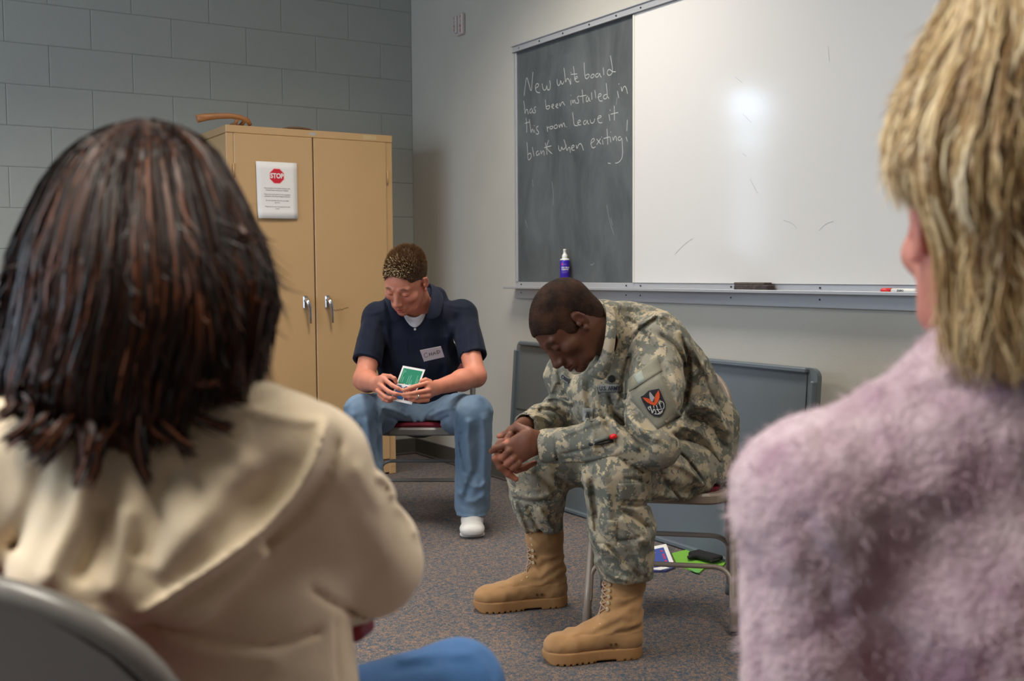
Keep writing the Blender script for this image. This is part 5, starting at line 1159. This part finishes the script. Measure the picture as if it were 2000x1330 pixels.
# ------------------------------------------------------------------ the two women nearest the camera
def sil_hair(name, rows, crown, d0, dk, n, yend, cols, mat_, base, parent, rad, wave, seed, M=16, rho=(.80, 1.03), ymin=None, flick=.5, amin=0, amax=2*PI, wpow=1.5, layer=.3, center=None):
    """long hair: strands start at the crown and follow the head's outline, row by row"""
    g = np.random.default_rng(seed); Y, Lx, Rx = [np.array(q, float) for q in rows]
    ph = amin+(amax-amin)*g.random(n); rh = rho[0]+(rho[1]-rho[0])*g.random(n)**.6
    clump = np.floor(ph*14); cr = np.random.default_rng(seed+1).random((400, 4))
    t = np.linspace(0, 1, M)[None]; ye = yend(ph, g)[:, None]; y0 = crown[1]+g.random((n, 1))*26
    lay = g.random((n, 1)) < layer; y0 = np.where(lay, crown[1]+30+g.random((n, 1))**.8*(ye-crown[1])*.62, y0); ye = np.where(lay, np.minimum(ye, y0+110+g.random((n, 1))*150), ye)
    rl = np.where(lay, .93+.13*t, 1.)
    y = y0+(ye-y0)*t**(1.12)
    cx = np.interp(y, Y, (Lx+Rx)/2); hw = np.interp(y, Y, (Rx-Lx)/2)
    k = np.clip((y-crown[1])/90, 0, 1)**.5
    ci = clump.astype(int) % 400
    lf = np.where(lay, .42, 1.)
    wv = wave*(t**1.3)*lf*(np.sin(t*7*lf*(1+.5*cr[ci, 0][:, None])+cr[ci, 1][:, None]*6.28)+.35*np.sin(t*15*lf+g.random((n, 1))*6.28))
    x = cx*k+crown[0]*(1-k)+hw*np.cos(ph)[:, None]*rh[:, None]*rl+wv*(.4+.6*np.abs(np.sin(ph))[:, None])
    tip = np.clip((t-.75)/.25, 0, 1)**2; x = x+tip*flick*g.normal(size=(n, 1))*38; y = y-tip*np.abs(g.normal(size=(n, 1)))*flick*18
    hwm = hw/CF*d0*dk
    d = d0+hwm*np.sin(ph)[:, None]*rh[:, None]*rl+wv/CF*d0*.6*np.sin(cr[ci, 2][:, None]*6)
    P = CC+d[..., None]*(_F+_R*((x-1000)/CF)[..., None]-_U*((y-665)/CF)[..., None])
    c = np.array([srgb(*q) for q in cols]); wgt = g.random(n)**wpow*.7+cr[ci, 3]**2*.25; wgt = np.clip(wgt, 0, 1)
    idx = wgt*(len(c)-1); i0 = np.floor(idx).astype(int); i1 = np.minimum(i0+1, len(c)-1); f = (idx-i0)[:, None]
    cs = (c[i0]*(1-f)+c[i1]*f)[:, None]*np.ones((1, M, 1))
    r = rad*(.6+.8*g.random((n, 1)))*np.interp(t, [0, .1, .8, 1], [.7, 1, .8, .12])
    return strands(name, P, r*1.35, mat_, base, cs, parent, 1, center)
def brunette():
    base = at(280, 1330, 1.16); base[2] = 0
    root = empty('person', tuple(base), 'woman with dark brown bobbed hair in cream hooded jacket seen from behind', 'person')
    m_cr = mat('cream_fleece', (240, 222, 192), .95, sheen=.25, var=.06, vscale=12, bump=.3, bscale=300, bdist=.002)
    J_ = Sdf(.0045)
    nb = at(285, 800, 1.16); sR, sL = at(590, 925, 1.16), at(-60, 905, 1.15); eR, eL = at(722, 1100, 1.27), at(-180, 1180, 1.20)
    J_.tube([at(310, 930, 1.18), at(345, 1150, 1.19), at(375, 1500, 1.22)], [(.165, .095), (.185, .11), (.200, .12)], side=RH, k=.02)
    J_.cap(nb, sR+ZZ*.01, .060, .066, .04).cap(nb, sL, .060, .066, .04)
    J_.cap(sR, eR, .068, .060, .03); J_.cap(eR, at(640, 1190, 1.42), .060, .045, .02); J_.cap(sL, eL, .066, .058, .03); J_.cap(eL, at(40, 1230, 1.40), .056, .045, .02)
    # hood lying on the back
    HB = [(430, 830, 1.115), (560, 850, 1.10), (590, 900, 1.085)]
    J_.cap(at(300, 850, 1.085), at(330, 1020, 1.075), (.130, .046), (.105, .050), .05, side=RH); J_.cap(at(330, 1020, 1.075), at(290, 1130, 1.065), (.105, .050), (.075, .045), .02, side=RH); J_.cap(at(330, 830, 1.10), at(565, 865, 1.10), .045, .040, .04)
    J_.cap(at(150, 900, 1.07), at(125, 1120, 1.045), .055, .042, .04); J_.cap(at(40, 860, 1.09), at(-60, 1050, 1.07), .055, .045, .05); J_.cap(at(110, 1135, 1.045), at(190, 1150, 1.045), .038, .036, .03)
    FO = [([(636, 815), (630, 860), (602, 930), (542, 1010), (452, 1085), (352, 1150), (265, 1205)], 9, 13), ([(662, 850), (648, 905), (602, 985), (515, 1065), (415, 1135), (315, 1195)], 13, -8),
          ([(165, 920), (150, 1010), (110, 1085), (80, 1150)], 20, 8), ([(205, 980), (190, 1080), (150, 1140)], 16, -10), ([(250, 980), (240, 1090), (205, 1170)], 20, 7), ([(500, 880), (420, 980), (345, 1070), (300, 1130)], 30, 8), ([(570, 890), (500, 980), (410, 1060)], 24, -4), ([(350, 900), (300, 1010), (270, 1100)], 26, -8), ([(90, 900), (60, 1000), (20, 1080)], 20, -6),
          ([(60, 1185), (130, 1208), (190, 1198), (240, 1218)], 12, 5), ([(260, 1208), (410, 1250), (550, 1262), (635, 1228)], 6, -7), ([(300, 1245), (420, 1285), (560, 1290)], 18, 4), ([(600, 1145), (660, 1185), (725, 1208)], 6, -8), ([(655, 1200), (660, 1330)], 4, -3), ([(705, 1205), (712, 1330)], 4, -3), ([(735, 925), (765, 945), (770, 975)], 9, 8), ([(770, 985), (800, 1010), (815, 1050)], 9, 5), ([(640, 960), (700, 1060), (740, 1130)], 28, -4), ([(690, 900), (750, 1000)], 16, 4), ([(480, 805), (560, 818), (630, 825)], 9, 4)]
    J_.disp = folds(FO, lambda p: .0030*vnoise(p, 11, 31)+.0010*vnoise(p, 40, 32), g=1.0); J_.da = .022
    jk = link('hooded_jacket', J_.mesh('hooded_jacket', base, m_cr, smooth_it=1), root)
    # head and hands (one body), mostly hidden by hair and clothes
    fw = nrm(FH*.93+RH*.36-ZZ*.10); R = frame(fw, ZZ); hc = at(272, 520, 1.185)
    S = Sdf(.006); head(S, hc, R, .98, neck_to=at(285, 850, 1.17), neck_r=.050)
    S.tube([at(285, 850, 1.17), at(300, 1100, 1.19), at(330, 1480, 1.22)], [(.10, .06), (.12, .07), (.13, .08)], side=RH, k=.03)
    S.cap(at(285, 870, 1.17), sR, .04, .04, .03).cap(sR, eR, .040, .036, .02).cap(eR, at(560, 1240, 1.47), .034, .026, .02)
    S.cap(at(285, 870, 1.17), sL, .04, .04, .03).cap(sL, eL, .040, .036, .02).cap(eL, at(120, 1280, 1.46), .034, .026, .02)
    for wr_, dx in ((at(560, 1240, 1.47), -1), (at(120, 1280, 1.46), 1)):
        pc = wr_+RH*dx*.07-ZZ*.015; S.cap(wr_, pc, (.026, .018), (.038, .015), .012, side=FH)
        for i in range(4): a = pc+FH*(.026-.018*i); S.tube([a, a+RH*dx*(.030+.006*(1.5-abs(i-1.5)))-ZZ*.006, a+RH*dx*(.052+.010*(1.5-abs(i-1.5)))-ZZ*.024], [.0085, .008, .006], .004)
        S.tube([wr_+FH*.012+RH*dx*.02, wr_+FH*.045+RH*dx*.045, wr_+FH*.050+RH*dx*.07-ZZ*.01], [.012, .009, .007], .006)
    body = link('body', S.mesh('body', base, skin_mat('fair_skin'), colfn=skincol(hc, R, .98, (214, 160, 138), (178, 90, 90), (60, 36, 26))), root)
    rows = ([232, 245, 270, 300, 350, 400, 450, 500, 550, 600, 650, 700, 750, 800, 850, 900, 950], [255, 205, 160, 125, 85, 60, 38, 22, 10, 2, -8, -20, -34, -30, 0, 50, 110], [285, 345, 392, 424, 455, 478, 500, 520, 533, 540, 530, 512, 498, 480, 440, 380, 300])
    # dark under-layer that the strands lie on
    K = Sdf(.006); Yr, Lr, Rr = [np.array(q, float) for q in rows]
    ys = [310, 350, 400, 470, 540, 610, 690, 770, 830]
    for a, b in zip(ys[:-1], ys[1:]):
        def q(y): l, r = np.interp(y, Yr, Lr), np.interp(y, Yr, Rr); return (l+r)/2, (r-l)/2*.80/CF*1.12
        (xa, ra), (xb, rb) = q(a), q(b); K.cap(at(xa, a, 1.13), at(xb, b, 1.13), (ra, ra*.98), (rb, rb*.88), .01, side=RH, flat='ab')
    K.ell(at(287, 352, 1.14), (.070, .070, .044), np.stack([RH, FH, ZZ], 1), .02)
    hair = link('hair', K.mesh('hair', base, mat('dark_hair_under', (20, 11, 8), .9, spec=.1, bump=.8, bscale=60, stretch=(1, 1, .1))), root)
    m_h = mat('brunette_strands', (50, 30, 20), .45, vcol=True, spec=.3)
    cols = [(16, 9, 7), (32, 17, 11), (58, 31, 19), (98, 54, 31), (134, 80, 48)]
    def ye(ph, g):
        side = np.cos(ph); base_ = 810+70*g.random(len(ph))+ (1-np.abs(side+.25))*75*(np.sin(ph) < .2); base_ = np.where(side > .55, 770+40*g.random(len(ph)), base_)
        return np.where(g.random(len(ph)) < .35, base_-g.random(len(ph))*330, base_)
    sil_hair('strands', rows, (285, 232), 1.12, .92, 14500, ye, cols, m_h, base, hair, .00120, 13, 3, M=14, flick=.55, wpow=2.3, layer=.05, center=at(272, 560, 1.13))
    SB = surfer(jk.data, base); g = np.random.default_rng(8); W_ = []
    for (x0, y0, x1, y1, x2, y2) in ((150, 780, 185, 870, 150, 945), (180, 780, 215, 880, 172, 940), (230, 790, 250, 870, 290, 940), (120, 780, 120, 850, 50, 868), (90, 770, 80, 830, 10, 862), (330, 780, 370, 820, 450, 836), (300, 790, 340, 860, 375, 880), (60, 760, 40, 800, 0, 815), (260, 790, 270, 830, 320, 855), (200, 800, 195, 870, 160, 890), (400, 760, 440, 780, 480, 772), (500, 560, 545, 580, 540, 640), (505, 600, 530, 640, 520, 690), (250, 780, 262, 850, 285, 905), (160, 790, 150, 840, 80, 905), (100, 800, 100, 850, 60, 890)):
        for _ in range(52):
            o = g.normal(size=6)*np.array([16, 10, 8, 8, 7, 9]); t = np.linspace(0, 1, 12)[:, None]
            a, b, c = np.array([x0+o[0], y0+o[1], 1.03]), np.array([x1+o[2], y1+o[3], 1.025]), np.array([x2+o[4], y2+o[5], 1.03])
            p = a*(1-t)**2+2*b*t*(1-t)+c*t*t; W_.append([(SB(q[0], q[1], .010+.012*abs(o[0])/16) if q[1] > y0-5 else at(q[0], q[1], 1.0)) for q in p])
    W_ = np.array(W_); cc = np.array([srgb(*cols[i]) for i in g.choice(4, len(W_))])[:, None]*np.ones((1, 12, 1))
    strands('loose_ends', W_, .0010*np.interp(np.linspace(0, 1, 12), [0, .7, 1], [1, .9, .15])[None]*np.ones((len(W_), 1))*1.3, m_h, base, cc, hair, 1, at(272, 560, 1.13))
    # jeans: thighs, crossed knee at the lower edge, shins
    T = Sdf(.006); T.disp = lambda p: .004*vnoise(p, 14, 41); T.da = .005
    hp = at(330, 1500, 1.24); hp[2] = .52
    kn = at(897, 1342, 1.48); kn2 = hp+off(-.02, .46, .0); T.cap(hp+RH*.02, kn, .085, (.060, .066), .03); T.cap(hp-RH*.08, kn2, .085, .065, .03)
    T.cap(kn, kn+off(.02, .13, -.36), .060, .045, .02); T.cap(kn2, kn2+off(0, .02, -.40), .062, .050, .02); T.cap(hp-RH*.10, hp+RH*.10, .11, .11, .03)
    T.disp = folds([([(770, 1290), (850, 1275), (930, 1280)], 8, 4), ([(940, 1275), (960, 1300), (965, 1330)], 5, -4), ([(760, 1310), (850, 1300)], 6, -4)], lambda p: .003*vnoise(p, 14, 41))
    T.da = .008
    link('jeans', T.mesh('jeans', base, denim('blue_denim_bright', (66, 116, 172), (48, 92, 146))), root)
    for e_ in (kn+off(.03, .15, -.42), kn2+off(0, .03, -.44)):
        Sh = Sdf(.006); e2 = np.array([e_[0], e_[1], .045]); Sh.cap(e2-FH*.04, e2+FH*.13, (.038, .042), (.040, .026), .02, side=RH); Sh.cap(e2-FH*.03, np.array([e_[0], e_[1], max(e_[2], .10)])-FH*.02, .036, .036, .02); Sh.cut(e2-ZZ*.043, (0, 0, -1), .001, .3)
        link('shoe', Sh.mesh('shoe', base, mat('black_leather', (30, 28, 28), .4)), root)
    # small dark red clutch on her lap
    o = at(677, 1224, 1.34); c = empty('clutch_bag', tuple(o), 'small dark red bag just visible beside the cream jacket', 'bag')
    B_ = Sdf(.003); B_.box(o, (.030, .026, .013), frame(FH+RH*.3, ZZ), .012, .004); link('bag_body', B_.mesh('bag_body', o, mat('dark_red_leather', (140, 30, 44), .45)), c)
    MB().box((0, 0, .014), (.04, .008, .004), bev=.001).build('clasp', mat('brass', (190, 150, 80), .3, 1.), c)
def blonde():
    base = at(1960, 1330, 1.0); base[2] = 0
    root = empty('person', tuple(base), 'woman with curly blonde hair in fuzzy lilac sweater seen from behind', 'person')
    m_p = mat('lilac_mohair', (226, 204, 212), 1., col2=(180, 148, 166), vscale=22, bump=.7, bscale=160, sheen=.5, bdist=.006, spec=.05, detail=3)
    P = Sdf(.005); sL, sR = at(1590, 975, .985), at(2390, 960, 1.0)
    P.tube([at(1970, 870, 1.00), at(1985, 1150, 1.0), at(2000, 1500, 1.03)], [(.155, .085), (.165, .10), (.17, .115)], side=RH, k=.02)
    P.cap(at(1940, 815, .985), sL+ZZ*.002, .055, .068, .05).cap(at(2000, 815, .99), sR, .055, .068, .05)
    P.cap(sL, at(1580, 1560, 1.02), (.068, .068), .058, .03); P.cap(at(1580, 1560, 1.02), at(1720, 1620, 1.25), .056, .042, .02); P.cap(sR, at(2400, 1540, 1.03), .066, .056, .03); P.cap(at(2400, 1540, 1.03), at(2250, 1600, 1.25), .055, .042, .02)
    P.cap(at(1915, 735, .99), at(1930, 790, .985), (.060, .056), (.075, .065), .03, side=RH)
    P.disp = folds([([(1560, 1000), (1620, 1120), (1640, 1300)], 26, -5), ([(1750, 760), (1850, 730), (1960, 725)], 8, 4)], lambda p: .004*vnoise(p, 14, 51)+.003*vnoise(p, 45, 52)+.0016*vnoise(p, 110, 53)); P.da = .012
    sw = link('sweater', P.mesh('sweater', base, m_p), root)
    # fuzz standing off the knit
    me = sw.data; nv = len(me.vertices); co = np.zeros(nv*3); me.vertices.foreach_get('co', co); co = co.reshape(-1, 3); no = np.zeros(nv*3); me.vertices.foreach_get('normal', no); no = no.reshape(-1, 3)
    g = np.random.default_rng(2); sel = g.choice(nv, 14000); t = np.linspace(0, 1, 4)[None, :, None]
    dr = no[sel]+g.normal(size=(len(sel), 3))*.7; dr /= np.linalg.norm(dr, axis=1, keepdims=True); pa = co[sel][:, None]+base+dr[:, None]*t*(.005+.008*g.random((len(sel), 1, 1)))+np.array([0, 0, -.003])*t*t
    fz = strands('fuzz', pa, np.array([[.0004, .00035, .0003, .0001]])*np.ones((len(sel), 1)), mat('lilac_fuzz', (214, 192, 202), 1., sheen=.3), base, None, sw, 1); fz['kind'] = 'stuff'
    # body
    fw = nrm(FH-RH*.04); R = frame(fw, ZZ); hc = at(1950, 440, 1.0)
    S = Sdf(.005); head(S, hc, R, .98, neck_to=at(1950, 780, 1.0), neck_r=.052)
    S.tube([at(1950, 780, 1.0), at(1985, 1100, 1.0), at(2000, 1480, 1.03)], [(.08, .05), (.11, .06), (.12, .07)], side=RH, k=.03)
    for s_, e_, w_, dx in ((sL, at(1580, 1560, 1.02), at(1800, 1650, 1.35), 1), (sR, at(2400, 1540, 1.03), at(2180, 1640, 1.35), -1)):
        S.cap(at(1960, 860, 1.0), s_, .04, .042, .03).cap(s_, e_, .042, .036, .02).cap(e_, w_, .036, .026, .02); pc = w_+FH*.05+RH*dx*.03; S.cap(w_, pc, (.026, .018), (.038, .015), .012, side=RH)
        for i in range(4): a = pc+RH*(.026-.018*i); S.tube([a, a+FH*.032-ZZ*.008, a+FH*.052-ZZ*.028], [.0085, .008, .006], .004)
        S.tube([w_+RH*dx*.01, w_+RH*dx*.045+FH*.03, w_+RH*dx*.05+FH*.06], [.012, .009, .007], .006)
    link('body', S.mesh('body', base, skin_mat('fair_skin'), colfn=skincol(hc, R, .98, (222, 152, 136), (190, 84, 84), (150, 110, 70))), root)
    rows = ([-150, -100, -40, 0, 60, 120, 200, 280, 340, 400, 460, 540, 620, 700, 760], [1925, 1880, 1850, 1850, 1822, 1792, 1760, 1742, 1745, 1762, 1790, 1800, 1800, 1800, 1830], [2000, 2080, 2140, 2170, 2190, 2200, 2205, 2205, 2200, 2195, 2190, 2180, 2170, 2160, 2130])
    K = Sdf(.006); Yr, Lr, Rr = [np.array(q, float) for q in rows]
    ys = [-100, 0, 100, 200, 300, 400]
    for a, b in zip(ys[:-1], ys[1:]):
        def q(y): l, r = np.interp(y, Yr, Lr), np.interp(y, Yr, Rr); return (l+r)/2, (r-l)/2*.82/CF*.98
        (xa, ra), (xb, rb) = q(a), q(b); K.cap(at(xa, a, .985), at(xb, b, .985), (ra, ra*.95), (rb, rb*.90), .02, side=RH)
    K.ell(at(1800, 500, 1.05), (.09, .10, .075), None, .01, '-')
    hair = link('hair', K.mesh('hair', base, mat('blonde_under', (112, 84, 52), .7, bump=.8, bscale=50, col2=(70, 48, 28), vscale=20)), root)
    cols = [(112, 80, 46), (182, 148, 100), (226, 198, 148), (244, 226, 186), (252, 242, 216)]
    def ye(ph, g):
        left = -np.cos(ph); v = 620+150*g.random(len(ph)); v = np.where(left > .80, 330+90*g.random(len(ph)), v); v = np.where((left > .25) & (left <= .80) & (np.sin(ph) > 0), 380+80*g.random(len(ph)), v)
        return np.where(g.random(len(ph)) < .45, v-g.random(len(ph))*260, v)
    m_b = mat('blonde_strands', (200, 170, 120), .45, vcol=True, spec=.4)
    sil_hair('strands', rows, (1985, -150), .975, .95, 13000, ye, cols, m_b, base, hair, .0013, 40, 13, flick=.35, M=16, layer=.40, center=at(1975, 350, .985))
    # trousers, mostly outside the frame
    T = Sdf(.007); hp = at(2000, 1500, 1.03); hp[2] = .50
    T.cap(hp-RH*.09, hp+RH*.09, .11, .11, .03)
    for s_ in (-1, 1):
        k_ = hp+off(s_*.09, .46, .03); T.cap(hp+RH*s_*.08, k_, .085, .065, .03); T.cap(k_, k_+off(0, .02, -.43), .062, .05, .02)
        Sh = Sdf(.006); e2 = k_+off(0, .02, 0); e2[2] = .045; Sh.cap(e2-FH*.04, e2+FH*.13, (.038, .042), (.040, .026), .02, side=RH); Sh.cap(e2-FH*.03, e2-FH*.03+ZZ*.06, .036, .036, .02); Sh.cut(e2-ZZ*.043, (0, 0, -1), .001, .3)
        link('shoe', Sh.mesh('shoe', base, mat('black_leather', (30, 28, 28), .4)), root)
    link('trousers', T.mesh('trousers', base, mat('grey_trousers', (70, 70, 78), .9)), root)
brunette(); blonde()
# ------------------------------------------------------------------ chairs and the papers on the floor
def fpos(lat, dep): p = CC+FH*((dep-.0702)/.998)+RH*lat; return (p[0], p[1], 0)
chair(fpos(-.400, 4.92), -FH-RH*.03, 'grey metal folding chair under the man in the navy shirt', m_cgry)
fd = nrm(-RH*.19-FH*.98); c = np.array(fpos(.447, 3.32))-fd*.205
chair(tuple(c), fd, 'beige metal folding chair with maroon pads under the soldier', m_cmet)
chair(fpos(-2.36, 4.62), np.array([.35, -1, 0]), 'empty folding chair with maroon back at the far left by the block wall', m_cmet)
fb = nrm(FH*.95+RH*.30); c = np.array(fpos(-.530, 1.02))+fb*.195
cc_ = chair(tuple(c), fb, 'grey metal folding chair under the woman in the cream jacket', m_cgry); cc_.scale = (1.04, 1, 1.055)
fb = nrm(FH*.99-RH*.10); c = np.array(fpos(.46, .86))+fb*.195
chair(tuple(c), fb, 'grey metal folding chair under the woman in the lilac sweater', m_cgry)
# booklets, folder and phone under the soldier's chair
def flr(x, y, z=0.): return onplane(x, y, 2, z)
def flat_thing(name, pts, z, th, m, label, cat, parent=None):
    P_ = [flr(x, y, z) for x, y in pts]; o = sum(P_)/len(P_)
    t = empty(name, tuple(o), label, cat); MB().prism(P_, (0, 0, 1), th).build('cover', m, t, org=o); return t, o
m_bb = mat('booklet_blue', (64, 84, 160), .5)
t, o = flat_thing('booklet', [(1301, 1064), (1318, 1106), (1250, 1103), (1240, 1076)], .012, .004, m_paper, 'white bordered blue booklet leaning flat under the chair', 'booklet')
def sub(pts, m, name, z): P_ = [flr(x, y, z) for x, y in pts]; return MB().prism(P_, (0, 0, 1), .0004).build(name, m, t, org=o)
sub([(1296, 1069), (1309, 1103.5), (1254, 1102), (1246, 1079)], m_bb, 'blue_panel', .0162)
b = MB(); mr = mat('print_red', (214, 50, 84), .6)
for k, (x, y) in enumerate(((1292, 1076), (1295, 1083), (1296.5, 1086.5), (1298, 1090), (1300, 1095.5), (1302, 1099))):
    P_ = [flr(x-2.2, y-1, .0167), flr(x+2.4, y-1.3, .0167), flr(x+3, y+1, .0167), flr(x-1.8, y+1.2, .0167)]; b.prism(P_, (0, 0, 1), .0003)
b.build('red_lettering', mr, t, org=o)
b = MB()
for (x, y, l) in ((1271, 1080, 9), (1271, 1091.5, 7), (1271, 1096, 6)): b.prism([flr(x, y, .0167), flr(x+l, y-1, .0167), flr(x+l, y-.4, .0167), flr(x, y+.7, .0167)], (0, 0, 1), .0003)
b.build('white_lettering', m_paper, t, org=o)
t, o = flat_thing('booklet', [(1262, 1112), (1300, 1106), (1316, 1112), (1300, 1118), (1268, 1119)], .0, .008, mat('booklet_edge', (86, 92, 150), .5), 'second booklet lying face down beneath the blue one', 'booklet')
MB().prism([flr(x, y, .0085) for x, y in ((1266, 1112), (1296, 1107), (1308, 1110), (1290, 1114))], (0, 0, 1), .002).build('page', m_paper, t, org=o)
t, o = flat_thing('folder', [(1312, 1083), (1340, 1076.5), (1358, 1083), (1417, 1101), (1413, 1107), (1375, 1113), (1366, 1121), (1340, 1112), (1320, 1101)], .0, .006, mat('lime_green', (118, 178, 60), .55), 'lime green folder lying on the carpet under the chair', 'folder')
MB().prism([flr(x, y, .0065) for x, y in ((1345, 1112), (1366, 1113), (1367, 1119), (1360, 1119))], (0, 0, 1), .002).build('tab', mat('pale_green', (100, 170, 90), .6), t, org=o)
Pp = [flr(x, y, .008) for x, y in ((1342, 1087), (1350, 1082.5), (1372, 1083), (1409, 1095), (1409, 1100), (1392, 1104.5), (1347, 1093))]; o = sum(Pp)/len(Pp)
t = empty('phone_pouch', tuple(o), 'black fabric phone pouch lying on the lime green folder', 'pouch')
B_ = Sdf(.002); ax = nrm(flr(1402, 1100, 0)-flr(1350, 1086, 0)); sd = np.cross(ZZ, ax)
B_.box(flr(1378, 1093, .008)+ZZ*.015, (np.linalg.norm(flr(1402, 1100, 0)-flr(1352, 1087, 0))*.5, .032, .010), np.stack([ax, sd, ZZ], 1), .009, .004)
B_.cap(flr(1352, 1088, .018), flr(1344, 1087, .016), (.028, .008), (.006, .004), .008, side=sd)
t2 = link('pouch_body', B_.mesh('pouch_body', o, mat('black_nylon', (16, 16, 18), .8, bump=.4, bscale=300)), t)
MB().box((0, 0, 0), (.008, .052, .003), R=np.stack([ax, sd, ZZ], 1), bev=.001).build('strap', m_dark, t, loc=tuple(flr(1396, 1094, .031)-o))
